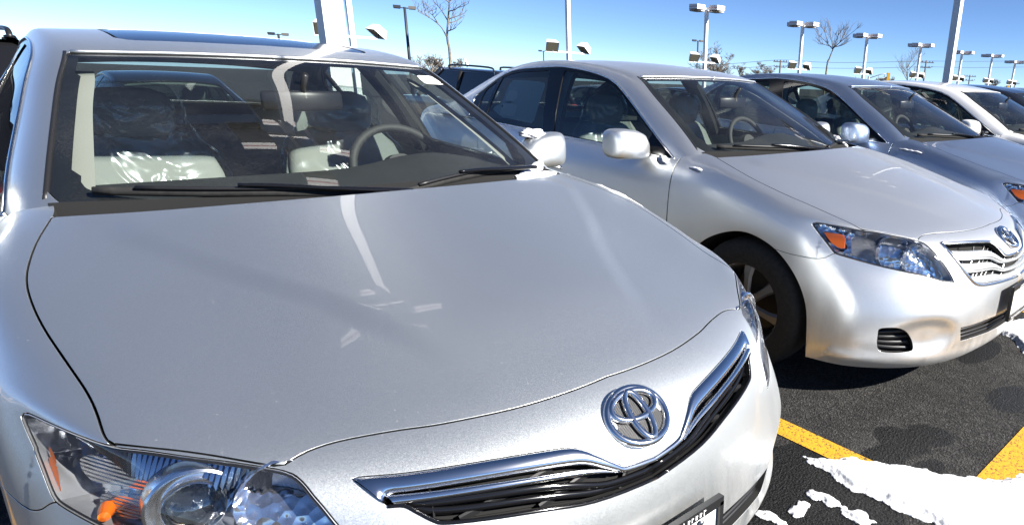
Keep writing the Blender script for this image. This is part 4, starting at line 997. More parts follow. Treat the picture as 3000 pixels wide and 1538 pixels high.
ground = MB().grid([[(x, y, z) for x in (-1500, -60, 60, 1500)] for y, z in GY]).build('ground', 'asphalt')
tag(ground, kind='structure')
s = NT('line_yellow').set(Roughness=.7); v = s.coord(1, 'Object')
w1 = s.noise(v, 90, 5, .75); w2 = s.noise(v, 9, 3)
s.l(s.mixc(s.ramp(w1.outputs[0], [(.40, (1,)*3), (.47, (0,)*3)]), s.mixc(w2.outputs[0], (.62, .30, .012), (.72, .38, .02)), (.06, .05, .035)), s.p.inputs['Base Color'])
s.bump(w1.outputs[0], .6, .008)
def ground_line(name, poly, label=None):
    o = MB().add([(x, y, .004) for x, y in poly], [tuple(range(len(poly)))]).build(name, 'line_yellow'); return tag(o, kind='structure')
for k, cx in enumerate((-1.28, 1.19, 3.60, 5.75, 8.0, 10.3)):
    ground_line('stall_marking', [(cx-.055, .12), (cx+.055, .12), (cx+.055, 5.2), (cx-.055, 5.2)])
a0, a1 = on_ground(*Z7([(1863, 680)])[0]), on_ground(*Z7([(1580, 1032)])[0])
ground_line('aisle_marking', [(1.15, -.36), (12, -.36+.05), (12, -.20+.05), (1.15, -.20)])
# ------------------------------------------------------------------ snow on the ground (real relief)
def vnoise(x, y, seed):
    r_ = np.random.default_rng(seed); G = r_.random((64, 64)); xi, yi = np.floor(x).astype(int), np.floor(y).astype(int); fx, fy = x-xi, y-yi
    fx, fy = fx*fx*(3-2*fx), fy*fy*(3-2*fy); g = lambda a, b: G[a % 64, b % 64]
    return g(xi, yi)*(1-fx)*(1-fy)+g(xi+1, yi)*fx*(1-fy)+g(xi, yi+1)*(1-fx)*fy+g(xi+1, yi+1)*fx*fy
def fbm(x, y, seed, o=5):
    s_, a, t = 0, .5, 0
    for k in range(o): s_ = s_+a*vnoise(x*2**k, y*2**k, seed+k); t += a; a *= .5
    return s_/t
def snow_sheet(name, pix, n=170, edge=.05, top=.022, seed=1, rag=.5, hole=0., lab=None):
    P = np.array([on_ground(*q)[:2] for q in pix]); lo, hi = P.min(0)-.12, P.max(0)+.12
    X, Y = np.meshgrid(np.linspace(lo[0], hi[0], n), np.linspace(lo[1], hi[1], n), indexing='ij'); Q = np.stack([X.ravel(), Y.ravel()], 1)
    Q3 = np.column_stack([Q, np.zeros(len(Q))]); C = np.column_stack([np.vstack([P, P[:1]]), np.zeros(len(P)+1)])
    sd_ = np.where(inpoly(Q, P), 1, -1)*dist3(Q3, C)
    f = fbm(Q[:, 0]*9, Q[:, 1]*9, seed)-.5; f2 = fbm(Q[:, 0]*26, Q[:, 1]*26, seed+9, 3)-.5
    d = sd_+f*edge*2.2*rag+f2*edge*.9-(hole*np.maximum(0, fbm(Q[:, 0]*14, Q[:, 1]*14, seed+3)-.42) if hole else 0)
    h = top*smooth01(d/edge)*(1+.35*f)+.001
    V = np.column_stack([Q, np.where(d > 0, h+.003, .0)])
    a = (np.arange(n-1)[:, None]*n+np.arange(n-1)[None]).ravel(); T = np.concatenate([np.stack([a, a+n, a+n+1], 1), np.stack([a, a+n+1, a+1], 1)])
    p = Patch(V, np.tile([0, 0, 1.], (len(V), 1)), Q, T).keep(d+1e-4)
    o = mesh_obj(name, p.V, p.F, 'snow'); tag(o, kind='stuff'); o['label'] = lab; return o
up = Z7([(520, 905), (700, 918), (860, 922), (1000, 948), (1180, 968), (1350, 1010), (1500, 1028), (1590, 1040), (1720, 1052), (1863, 1010)])
lowr = [(3120, 1385), (3200, 1600), (2860, 1620)]
snow_sheet('ground_snow', up+lowr+Z7([(1340, 1325), (1180, 1255), (1050, 1200), (850, 1112), (690, 1032), (600, 965)]), 260, .045, .016, 3, .45, .0, 'crusty white snow strip lying across the asphalt in front of the cars')
snow_sheet('ground_snow', Z7([(440, 1090), (640, 1110), (800, 1165), (830, 1215), (1000, 1290), (1130, 1340), (900, 1345), (760, 1290), (650, 1210), (500, 1140)]), 170, .04, .010, 21, .8, .10, 'thin broken snow patch on wet asphalt beside the bumper')
snow_sheet('ground_snow', Z7([(380, 1150), (520, 1180), (560, 1230), (480, 1290), (400, 1250)]), 90, .04, .008, 33, 1.0, .08, 'small slushy snow remnant close to the bumper corner')
snow_sheet('ground_snow', Z7([(240, 1225), (420, 1300), (560, 1400), (520, 1420), (380, 1330), (240, 1250)]), 110, .03, .008, 41, 1.0, .08, 'narrow slush streak along the bumper lip')
snow_sheet('ground_snow', [(2890, 960), (2930, 945), (3010, 930), (3120, 940), (3160, 1010), (3080, 1040), (3000, 1035), (2960, 990), (2925, 975)], 120, .04, .022, 51, .5, .0, 'rounded snow bank in front of the second car')
# ------------------------------------------------------------------ light poles
s = simple('pole_white', (.80, .80, .79), .45); s.bump(s.noise(s.coord(), 30, 3).outputs[0], .08, .004)
simple('head_white', (.78, .78, .77), .5); simple('stripe_red', (.45, .03, .03), .5)
s = simple('head_lens', (.10, .095, .07), .3); simple('pole_dark', (.02, .025, .035), .5); simple('lamp_grey', (.11, .10, .09), .6); simple('concrete', (.32, .31, .29), .85)
def light_pole(loc, h, w, lab, grp=None, floods=None, arm=.85, bs=.72, heads=4, rz=0.):
    z0 = gz(*loc); h = h-z0; p = tag(empty('light_pole', (loc[0], loc[1], z0), rz), lab, 'light pole', grp)
    floods = [(f-z0, a_, b_) for f, a_, b_ in floods] if floods else None
    b = MB(); b.box((0, 0, h/2), (w, w, h)); b.build('pole', 'pole_white', p)
    b = MB(); b.lathe([(.0, .46), (.27, .46), (.30, .42), (.30, 0)], 20); b.build('base', 'concrete', p, True, 40)
    b = MB(); b.box((0, 0, .48), (w*1.9, w*1.9, .03)); b.build('base_plate', 'pole_white', p)
    dirs = ((1, 0), (-1, 0), (0, 1), (0, -1))[:heads]
    for dx, dy in dirs:
        hd = empty('lamp_head'); hd.parent = p; hd.location = (dx*arm, dy*arm, h-.02)
        e = bs/2; t = e*.84
        b = MB(); b.add([(-e, -e, .0), (e, -e, .0), (e, e, .0), (-e, e, .0), (-e, -e, .30), (e, -e, .30), (e, e, .30), (-e, e, .30)], [(0, 1, 5, 4), (1, 2, 6, 5), (2, 3, 7, 6), (3, 0, 4, 7), (4, 5, 6, 7)]); b.build('housing', 'head_white', hd)
        b = MB(); b.add([(-e, -e, .0), (e, -e, .0), (e, e, .0), (-e, e, .0), (-t, -t, -.05), (t, -t, -.05), (t, t, -.05), (-t, t, -.05)], [(1, 0, 4, 5), (2, 1, 5, 6), (3, 2, 6, 7), (0, 3, 7, 4)]); b.build('skirt', 'lamp_grey', hd)
        MB().add([(-t, -t, -.05), (t, -t, -.05), (t, t, -.05), (-t, t, -.05)], [(3, 2, 1, 0)]).build('lens', 'head_lens', hd)
        b = MB(); q = e+.004
        b.add([(x, y, z) for z in (.135, .165) for x, y in ((-q, -q), (q, -q), (q, q), (-q, q))], [(0, 1, 5, 4), (1, 2, 6, 5), (2, 3, 7, 6), (3, 0, 4, 7)]); b.build('red_stripe', 'stripe_red', hd)
        b = MB(); b.box((dx*arm*.3, dy*arm*.3, h+.10), (.08+abs(dx)*(arm*.6), .08+abs(dy)*(arm*.6), .09)); b.build('arm', 'pole_white', p)
    if floods:
        for fz, sx, tilt in floods:
            b = MB(); b.box((sx*.55, 0, fz), (1.1, .09, .09)); b.build('flood_arm', 'pole_white', p)
            fl = empty('flood_light'); fl.parent = p; fl.location = (sx*1.15, 0, fz+.35); fl.rotation_euler = (R(-50 if sx < 0 else 15), R(35*sx if sx > 0 else 0), R(20*sx))
            b = MB(); b.add([(-.36, -.3, -.16), (.36, -.3, -.16), (.36, .3, -.26), (-.36, .3, -.26), (-.24, -.2, .2), (.24, -.2, .2), (.24, .2, .12), (-.24, .2, .12)], [(0, 1, 5, 4), (1, 2, 6, 5), (2, 3, 7, 6), (3, 0, 4, 7), (4, 5, 6, 7)]); b.build('housing', 'head_white', fl)
            MB().add([(-.31, -.26, -.15), (.31, -.26, -.15), (.31, .26, -.235), (-.31, .26, -.235)], [(3, 2, 1, 0)]).build('lens', 'head_lens', fl)
            MB().box((sx*1.12, 0, fz+.12), (.07, .12, .2)).build('bracket', 'lamp_grey', p)
    return p
light_pole((1.76, 6.66), 8.75, .19, 'thick white square light pole rising right behind the silver sedan with the sunroof')
ROWY = 34.0
FL = [(2.05, -1, 0), (2.05, 1, 0)]
labs = ['white pole with flood lamps standing beside the thick square pole', 'white pole with two flood lamps above the V-bar grille sedan', 'white four-box light pole with a leafless tree at its foot', 'white four-box light pole left of the leaning young tree',
        'white four-box light pole between the leaning young tree and the signal mast', 'white four-box light pole between the signal mast and a utility pole', 'white four-box light pole half hidden by the tapering white post', 'white four-box light pole behind the dark cars', 'white four-box light pole furthest along the row']
for k, (px, py) in enumerate(((1026, 60), (1664, 60), (2068, 100), (2346, 150), (2534, 170), (2692, 180), (2812, 200), (2900, 210), (2966, 230))):
    a = az_px(px, py); Y = ROWY+(.0 if k > 1 else 0); D = Y/math.cos(a)
    hh = [9, 9, 5.45, 5.4, 5.3, 5.2, 5.1, 5.25, 4.9][k]
    light_pole((CAM[0]+D*math.sin(a), CAM[1]+D*math.cos(a)), hh, .21, labs[k], 'light poles along the back of the lot', FL, .95, .78)
q = at_px(2780, 200, 19.5); light_pole((q[0], q[1]), 8.8, .19, 'tall white square post beyond the white sedan', None, None)
for px, top, D, lab in ((1185, 22, 48, 'black twin-head parking lamp beside the young upright tree'), (815, 100, 60, 'black twin-head lamp just above the sunroof car\'s roof'), (1592, 150, 95, 'small black twin-head lamp left of the white flood-lamp pole'), (2045, 120, 75, 'black twin-head lamp behind the four-box light pole')):
    t = at_px(px, top, D); z0 = gz(t[0], t[1]); p = tag(empty('parking_lamp', (t[0], t[1], z0), 0.), lab, 'street lamp', 'black parking lamps'); t = t-np.array([0, 0, z0])
    MB().tube([(0, 0, 0), (0, 0, t[2])], [.10, .075], 10).build('pole', 'pole_dark', p, True)
    for s_ in (-1, 1):
        d_ = np.array([math.cos(YAW-.45), -math.sin(YAW-.45), 0])*s_
        MB().tube([(0, 0, t[2]-.05), tuple(d_*.25+[0, 0, t[2]-.05])], .03, 8).build('arm', 'pole_dark', p)
        mb = MB(); M_ = np.stack([np.abs(d_)*0+d_*s_, np.array([-d_[1], d_[0], 0])*s_, [0, 0, 1]], 1); mb.box(d_*.42+[0, 0, t[2]], (.42, .30, .16), M_); mb.box(d_*.42+[0, 0, t[2]-.09], (.36, .24, .05), M_); mb.build('lamp_head', 'lamp_grey' if s_ > 0 else 'pole_dark', p)
# ------------------------------------------------------------------ trees
s = NT('bark').set(Roughness=.9); n = s.noise(s.coord(), 14, 4); s.l(s.ramp(n.outputs[0], [(.3, (.09, .075, .06)), (.7, (.22, .19, .15))]), s.p.inputs['Base Color'])
s = NT('twig').set(Base_Color=(.15, .125, .10), Roughness=.9)
def tree(loc, h, lab, spread=.5, trunk=.12, fork=.35, n1=7, seed=1, lean=(0, 0), depth=4, minr=.004, grp='leafless trees', up=.55, low=False, name='bare_tree'):
    r_ = random.Random(seed); t = tag(empty(name, tuple(loc[:2])+(gz(loc[0], loc[1]),)), lab, 'tree', grp); tr, cw = MB(), MB(); base = np.array([0, 0, loc[2] if len(loc) > 2 else 0.])
    def branch(p, d, L, rad, lev):
        pts = [p]; k = 4 if lev < 2 else 3
        for i in range(k):
            d = d+np.array([r_.gauss(0, .10), r_.gauss(0, .10), r_.gauss(.03, .06)])*(1+lev*.35); d /= np.linalg.norm(d); p = p+d*L/k; pts.append(p)
        (tr if lev == 0 else cw).tube(pts, np.maximum(np.linspace(rad, rad*.45, k+1), minr), 6 if lev == 0 else 4 if lev == 1 else 3, False)
        if lev >= depth: return
        nb = (n1 if lev == 0 else r_.choice((4, 5, 6)))
        for i in range(nb):
            f = r_.uniform(.25, 1.) if lev else r_.uniform(fork, 1.0); a = f*k; j = min(int(a), k-1); q = np.array(pts[j])*(1-(a-j))+np.array(pts[j+1])*(a-j)
            th = r_.uniform(0, 2*math.pi) if lev else 2*math.pi*(i*.382)+r_.uniform(-.4, .4); side = np.array([math.cos(th), math.sin(th), 0])
            dd = d*up+side*(spread+r_.uniform(-.15, .2))*(1. if lev == 0 else .85)+np.array([0, 0, .25]); dd /= np.linalg.norm(dd)
            branch(q, dd, L*(r_.uniform(.42, .62) if lev else r_.uniform(.4, .62)*(1.15-f*.5)), rad*(.5 if lev else .55)*(1.05-.35*f), lev+1)
    d0 = np.array([lean[0], lean[1], 1.]); d0 /= np.linalg.norm(d0)
    branch(base, d0, h*.72, trunk, 0)
    tr.build('trunk', 'bark', t, True); cw.build('crown', 'twig', t); return t
def traced_tree(px0, D, trunk, limbs, lab, r0, seed, ntw=5, tl=.45):
    """young tree whose limbs follow traced lines, each swung a little nearer or farther, with side twigs"""
    r_ = random.Random(seed); b = at_px(px0[0], px0[1], D); z0 = gz(b[0], b[1]); t = tag(empty('young_tree', (b[0], b[1], z0)), lab, 'tree', 'young trees'); o = np.array([b[0], b[1], z0])
    P = np.array([at_px(x, y, D) for x, y in trunk])-o; P[0, 2] = 0
    MB().tube(cr(P, 4), np.linspace(r0, r0*.3, (len(P)-1)*4+1), 7, False).build('trunk', 'bark', t, True)
    cw = MB()
    def twigs(Q, rad, lev):
        for k in range(ntw if lev == 0 else 3):
            f = r_.uniform(.2, .98)*(len(Q)-1); j = min(int(f), len(Q)-2); p = Q[j]+(Q[j+1]-Q[j])*(f-j); d = Q[j+1]-Q[j]; d = d/np.linalg.norm(d)
            d = d*.8+np.array([r_.gauss(0, .55), r_.gauss(0, .55), r_.uniform(.0, .6)]); d /= np.linalg.norm(d); L = tl*r_.uniform(.5, 1.2)*(1 if lev == 0 else .55)
            W_ = np.array([p, p+d*L*.5+np.array([r_.gauss(0, .03), r_.gauss(0, .03), .02]), p+d*L+np.array([r_.gauss(0, .06), r_.gauss(0, .06), .06])])
            cw.tube(W_, [rad*.6, rad*.45, rad*.25], 4, False)
            if lev < 1: twigs(W_, rad*.6, lev+1)
    for k, l in enumerate(limbs):
        dd = r_.uniform(-.35, .35); Q = np.array([at_px(x, y, D+dd*D*.03*i) for i, (x, y) in enumerate(l)])-o; Q = cr(Q, 3)
        cw.tube(Q, np.linspace(r0*.45, r0*.14, len(Q)), 5, False); twigs(Q, r0*.34, 0)
    twigs(cr(P, 2)[len(P):], r0*.34, 0)
    cw.build('crown', 'twig', t); return t
traced_tree((1316, 225), 21, [(1316, 228), (1318, 165), (1312, 125), (1310, 100), (1313, 60), (1315, 30), (1317, 0), (1319, -55)], [[(1310, 112), (1296, 85), (1282, 70), (1262, 55), (1242, 44), (1224, 35)], [(1284, 72), (1272, 52), (1264, 42)], [(1258, 53), (1246, 42), (1243, 32)], [(1312, 62), (1300, 42), (1286, 22), (1272, 8)], [(1313, 92), (1325, 88), (1337, 82)], [(1314, 68), (1332, 64), (1350, 55)], [(1314, 57), (1335, 50), (1352, 44)], [(1315, 34), (1332, 30), (1344, 22)], [(1316, 8), (1300, -4), (1284, -20)], [(1317, -5), (1332, -16), (1345, -30)]],
            'slender upright young tree next to a black parking lamp', .040, 11, 4, .35)
traced_tree((2418, 218), 33, [(2417, 226), (2422, 200), (2430, 172), (2440, 146), (2442, 138)], [[(2440, 146), (2424, 128), (2408, 112), (2394, 98)], [(2436, 138), (2418, 132), (2398, 130)], [(2440, 143), (2436, 118), (2430, 96), (2432, 84)], [(2441, 142), (2450, 118), (2458, 98)], [(2442, 142), (2462, 124), (2482, 108), (2502, 92)], [(2460, 126), (2472, 104), (2478, 92)], [(2448, 138), (2466, 134), (2478, 128)], [(2426, 128), (2420, 106), (2416, 92)]],
            'leaning young tree with a V-shaped crown between two light poles', .05, 23, 6, .55)
q = at_px(2662, 240, 55); tree((q[0], q[1]), 4.8, 'faint young tree beside a crossarm utility pole', .6, .05, .5, 9, 29, (.02, 0), 3, grp='young staked trees', up=.6)
for px, D, h, seed, lab, sp in ((2100, 85, 6.6, 5, 'rounded leafless tree behind the light pole', .75), (2185, 105, 4.6, 8, 'wide low leafless tree behind the blue-grey sedan', .8), (2245, 105, 5.2, 15, 'broad leafless tree left of the small utility pole', .85), (1255, 60, 3.4, 31, 'pale leafless shrub tree behind the slender young tree', .6), (1290, 66, 2.8, 37, 'low twiggy shrub at the foot of the slender young tree', .6),
                              (2440, 130, 3.4, 43, 'distant leafless tree low behind the leaning young tree', .8), (2610, 130, 4.6, 47, 'distant leafless tree right of the traffic signal', .8), (2520, 130, 4.0, 53, 'distant leafless tree left of the traffic signal', .8), (2935, 160, 5.0, 59, 'distant leafless tree by the second traffic signal', .8), (1350, 90, 3.4, 61, 'small twiggy shrub behind the roof rails', .7)):
    a = az_px(px); tree((CAM[0]+D*math.sin(a), CAM[1]+D*math.cos(a)), h, lab, sp, .16*h/6, .18, 12, seed, (0, 0), 4, up=.35, minr=.00015*D)
# ------------------------------------------------------------------ utility poles, wires, signal masts
simple('weathered_wood', (.09, .07, .055), .9); simple('cable', (.05, .05, .055), .7); simple('galvanised', (.42, .42, .42), .45, .6); simple('signal_yellow', (.60, .33, .02), .5)
UP = []
for px, top, D, sc, lab in ((2714, 178, 150, 1, 'double-crossarm utility pole right of the signal mast'), (2842, 220, 190, 1, 'weathered utility pole beyond the white sedan roof'), (2974, 242, 230, .9, 'single-crossarm utility pole furthest away'), (2287, 176, 140, .9, 'utility pole in the branches of a broad leafless tree')):
    t = at_px(px, top, D); z0 = gz(t[0], t[1]); p = tag(empty('utility_pole', (t[0], t[1], z0)), lab, 'utility pole', 'utility poles'); UP.append(t); t = t-np.array([0, 0, z0])
    MB().tube([(0, 0, 0), (0, 0, t[2])], [.22, .14], 8).build('pole', 'weathered_wood', p, True)
    dx = np.array([math.cos(YAW), -math.sin(YAW), 0])
    for dz in (.4, 1.4)[:(1 if 'single' in lab else 2)]:
        mb = MB(); M_ = np.stack([dx, [-dx[1], dx[0], 0], [0, 0, 1]], 1); mb.box((0, 0, t[2]-dz), (3.2*sc if dz < 1 else 2.2, .14, .16), M_); mb.build('crossarm', 'weathered_wood', p)
        for f in (-.9, -.5, .5, .9):
            mb = MB(); mb.lathe([(.0, .3), (.06, .28), (.08, .1), (.04, 0)], 6, None, dx*f*1.5*sc+[0, 0, t[2]-dz+.06]); mb.build('insulator', 'pole_dark', p)
def wire(pts, lab):
    P = [at_px(*q) for q in pts]; o = MB().tube(cr(P, 6), .035, 4, False).build('overhead_wire', 'cable'); tag(o, lab, 'wire', 'overhead wires')
wire([(1900, 208, 140), (2140, 188, 140), (2287, 177, 140), (2400, 183, 143), (2520, 184, 146), (2714, 180, 150), (2850, 181, 160), (3100, 178, 180)], 'upper overhead wire running between the utility poles')
wire([(1900, 222, 140), (2140, 203, 140), (2287, 194, 140), (2400, 200, 143), (2520, 201, 146), (2714, 197, 150), (2850, 199, 160), (3100, 196, 180)], 'lower overhead wire running between the utility poles')
for px, D, w_, lab in ((2602, 95, 5.2, 'yellow traffic signal hanging from a truss mast arm'), (2958, 130, 3, 'far yellow traffic signal behind the dark cars')):
    c = at_px(px, 228, D); b_ = at_px(px, 262, D); p = tag(empty('traffic_signal', (c[0], c[1], 0)), lab, 'traffic light', 'traffic signals'); zc_ = c[2] if px < 2800 else at_px(px, 262, D)[2]
    dx = np.array([math.cos(YAW), -math.sin(YAW), 0]); M_ = np.stack([dx, [-dx[1], dx[0], 0], [0, 0, 1]], 1)
    mb = MB().box((0, 0, zc_), (.38, .3, 1.2), M_); mb.build('signal_housing', 'signal_yellow', p)
    mb = MB(); mb.tube([dx*-.5*w_+[0, 0, zc_-.25], dx*-.2*w_+[0, 0, zc_+.35], [0, 0, zc_+.55]], .05, 6); mb.build('mast_chord', 'galvanised', p, True)
    mb = MB(); mb.tube([dx*-.5*w_+[0, 0, zc_-.75], dx*-.2*w_+[0, 0, zc_-.2], [0, 0, zc_+.05]], .05, 6); mb.build('mast_chord', 'galvanised', p, True)
    for f in (-.4, -.25, -.1):
        MB().tube([dx*f*w_+[0, 0, zc_-.1-.5*0], dx*f*w_+[0, 0, zc_+.45+f*.8]], .03, 5).build('mast_web', 'galvanised', p)
    MB().tube([dx*-.5*w_+[0, 0, gz(c[0], c[1])], dx*-.5*w_+[0, 0, zc_]], .12, 8).build('mast_post', 'galvanised', p, True)
q = at_px(1420, 205, 300); p = tag(empty('water_tank', (q[0], q[1], 0)), 'white domed tank on the skyline behind the roof rails', 'tank')
MB().lathe([(0, q[2]+.2), (4, q[2]-.6), (6.8, q[2]-2.4), (7.4, q[2]-5), (7.4, q[2]-7.5), (6, q[2]-9)], 28, None).build('dome', 'head_white', p, True, 50)
MB().lathe([(2.4, q[2]-8), (2.4, gz(q[0], q[1]))], 16).build('stem', 'galvanised', p, True)
q = at_px(1368, 188, 160); p = tag(empty('wind_vane_mast', (q[0], q[1], 0)), 'thin mast with a small white cup head on the skyline', 'mast')
MB().tube([(0, 0, gz(q[0], q[1])), (0, 0, q[2])], .09, 6).build('mast', 'galvanised', p); MB().box((0, 0, q[2]), (.5, .5, 1.0)).box((-.4, 0, q[2]+.7), (.4, .3, .5)).build('mast_head', 'head_white', p)
# ------------------------------------------------------------------ building at the left and lot surroundings
s = NT('tan_wall').set(Roughness=.85); s.l(s.ramp(s.noise(s.coord(), 3, 4).outputs[0], [(.3, (.46, .33, .21)), (.7, (.55, .41, .27))]), s.p.inputs['Base Color'])
simple('window_dark', (.02, .025, .03), .1); simple('roof_grey', (.25, .24, .23), .8)
bld = tag(empty('showroom', (-13.2, 30, gz(0, 26))), 'long tan single-storey building behind the dark van', 'building')
zt = 2.15
MB().box((0, 0, zt/2), (26, 9, zt)).build('wall', 'tan_wall', bld); MB().box((0, 0, zt+.06), (26.4, 9.4, .12)).build('roof_coping', 'roof_grey', bld)
for k in range(6):
    wn_ = MB().box((-10.5+4.2*k, -4.55, 1.5), (3.4, .08, 2.0)).build('window_frame', 'galvanised', bld); MB().box((-10.5+4.2*k, -4.6, 1.5), (3.2, .04, 1.8)).build('pane', 'window_dark', wn_)
# ------------------------------------------------------------------ the cars
def children(o): return [c for c in bpy.data.objects if c.parent == o]
KIDS = {}
def copy_tree(o, parent=None, swap=None):
    c = o.copy(); COL.objects.link(c); c.parent = parent
    if swap and c.type == 'MESH':
        for k, sl_ in enumerate(c.material_slots):
            nm = sl_.material.name if sl_.material else ''
            if nm in swap: sl_.link = 'OBJECT'; sl_.material = MATS[swap[nm]]
    for ch in KIDS.get(o.name, []): copy_tree(ch, c, swap)
    return c
c1 = make_car('sedan', CARS[1][:2]+(0,), CARS[1][2], 'paint_silver', 'hybrid', True, True)
tag(c1, 'silver sedan with chrome-bar grille, projector headlights and sunroof', 'car', 'sedans parked in a row')
c2 = make_car('sedan', CARS[2][:2]+(0,), CARS[2][2], 'paint_silver_bright', 'le', True, False, 0)
tag(c2, 'bright silver sedan with body-coloured V-bar grille beside the chrome-grille sedan', 'car', 'sedans parked in a row')
for o in list(bpy.data.objects):
    if o.parent: KIDS.setdefault(o.parent.name, []).append(o)
def more(loc, rz, mat, lab, grp='sedans parked in a row'):
    c = copy_tree(c2, None, {'paint_silver_bright': mat}); c.location = loc; c.rotation_euler = (0, 0, rz); tag(c, lab, 'car', grp); return c
more(CARS[3][:2]+(0,), CARS[3][2], 'paint_blue_grey', 'blue-grey sedan between the bright silver and the white sedans')
more(CARS[4][:2]+(0,), CARS[4][2], 'paint_white', 'white sedan beside the blue-grey sedan')
more((8.75, .12, 0), 0, 'paint_dark', 'dark sedan next to the white sedan')
more((10.95, .15, 0), 0, 'paint_blue_grey', 'slate sedan at the far end of the row')
# ------------------------------------------------------------------ sport utility cars and the row behind
def make_suv(loc, rz, mat, lab, h=1.52):
    c = tag(empty('sport_utility_car', loc, rz), lab, 'car', 'sport utility cars')
    k = h/1.7; Z = lambda z: z*k
    # body lofted along the length: (y, half width at sill, at belt, belt z, bottom z)
    st = [(-2.25, .70, .72, .92, .45), (-2.18, .84, .86, .98, .34), (-1.6, .90, .90, 1.0, .26), (-.9, .91, .91, 1.03, .24), (.6, .91, .91, 1.05, .24), (1.6, .90, .90, 1.07, .27), (2.18, .86, .85, 1.08, .36), (2.26, .74, .74, 1.02, .46)]
    P = []
    for y, a, b, zb, z0 in st:
        P.append([(-a*.9, y, Z(z0)), (-a, y, Z(z0+.1)), (-a-.01, y, Z(z0+.35)), (-b, y, Z(zb-.12)), (-b+.03, y, Z(zb)), (0, y, Z(zb+.02)), (b-.03, y, Z(zb)), (b, y, Z(zb-.12)), (a+.01, y, Z(z0+.35)), (a, y, Z(z0+.1)), (a*.9, y, Z(z0))])
    mb = MB(); mb.grid(P); n = 11; mb.F += [tuple(range(n)), tuple(range(7*n, 8*n))[::-1]]; mb.build('body', mat, c, True, 45)
    # cabin: pillars, roof and glass as separate shells
    ring = lambda z, y0, y1, w: [(-w, y0, z), (w, y0, z), (w, y1, z), (-w, y1, z)]
    lo, hi = ring(Z(1.06), -1.05, 2.12, .86), ring(Z(1.66), -.30, 1.86, .66)
    lo, hi = np.array(lo), np.array(hi)
    mb = MB(); top = [(-.63, -.30, Z(1.665)), (-.3, -.36, Z(1.70)), (.3, -.36, Z(1.70)), (.63, -.30, Z(1.665))]
    R_ = [[(x*f, y, z+(0 if abs(x) > .5 else .0)) for x, z in ((-.67, Z(1.63)), (-.60, Z(1.685)), (-.3, Z(1.70)), (.3, Z(1.70)), (.60, Z(1.685)), (.67, Z(1.63)))] for y, f in ((-.38, .97), (-.25, 1.), (.6, 1.02), (1.5, 1.), (1.92, .97))]
    mb.grid(R_); mb.build('roof', mat, c, True, 50)
    for a, b in ((0, 1), (1, 2), (2, 3), (3, 0)):
        A = (lo[a], lo[b], hi[b], hi[a]); m_ = MB(); cen = sum(A)/4
        nm = 'windshield' if (a, b) == (0, 1) else 'rear_window' if (a, b) == (2, 3) else 'side_glass'
        m_.add([cen+(v-cen)*.985 for v in A], [(0, 1, 2, 3)]); m_.build(nm, 'black_gloss', c)
    for kx, (a, b) in enumerate(zip(lo, hi)): MB().tube([a, b], .055, 8).build('pillar', mat, c, True)
    for x in (-.90, .90):
        p0 = np.array([x*.93, .55, Z(1.06)]); MB().tube([p0, np.array([x*.75, .55, Z(1.64)])], .05, 8).build('pillar', 'black_plastic', c, True)
        MB().tube(cr([(x*.64, -.15, Z(1.69)), (x*.64, -.02, Z(1.755)), (x*.64, 1.4, Z(1.755)), (x*.64, 1.62, Z(1.69))], 4), .018, 8).build('roof_rail', 'black_plastic', c, True)
        MB().box((x*.82, 2.215, Z(.95)), (.16, .06, Z(.26))).build('tail_light', 'tail_red', c)
        for y in (-1.35, 1.35):
            M = rotm('Y', 90*(1 if x > 0 else -1)); w = empty('wheel'); w.parent = c; w.location = (x*.9, y, .33)
            MB().lathe([(.2, -.11), (.28, -.11), (.325, -.07), (.325, .07), (.28, .11), (.2, .10)], 32, M).build('tyre', 'rubber', w, True, 40)
            MB().lathe([(.205, .09), (.19, .06), (.06, .05), (0, .09)], 24, M).build('rim', 'wheel_alloy', w, True, 40)
    MB().box((0, 2.3, Z(.5)), (1.5, .12, Z(.22))).build('rear_bumper', 'black_plastic', c)
    return c
make_suv((-1.02, 8.3, gz(0, 8.3)), math.pi, 'paint_black', 'black sport utility car behind the sunroof sedan, left of the thick pole', 1.5)
q = at_px(1405, 215, 15.5); make_suv((q[0], q[1], gz(0, q[1])), math.pi, 'paint_dark', 'dark sport utility car with roof rails behind the two silver sedans', 1.56)
for x, y, mat, lab in ((-3.9, 11.5, 'paint_silver', 'silver sedan in the rear row beyond the black sport utility car'), (1.15, 11.4, 'paint_dark', 'dark navy sedan in the rear row behind the thick pole'), (9.0, 11.2, 'paint_silver', 'silver sedan in the rear row beside the dark roof-rail car'), (11.6, 11.3, 'paint_dark', 'dark sedan in the rear row beyond the blue-grey front sedan'), (14.2, 11.3, 'paint_blue_grey', 'blue-grey sedan in the rear row')):
    more((x, y+3, gz(0, y+3)), math.pi, mat, lab, 'sedans in the rear row')
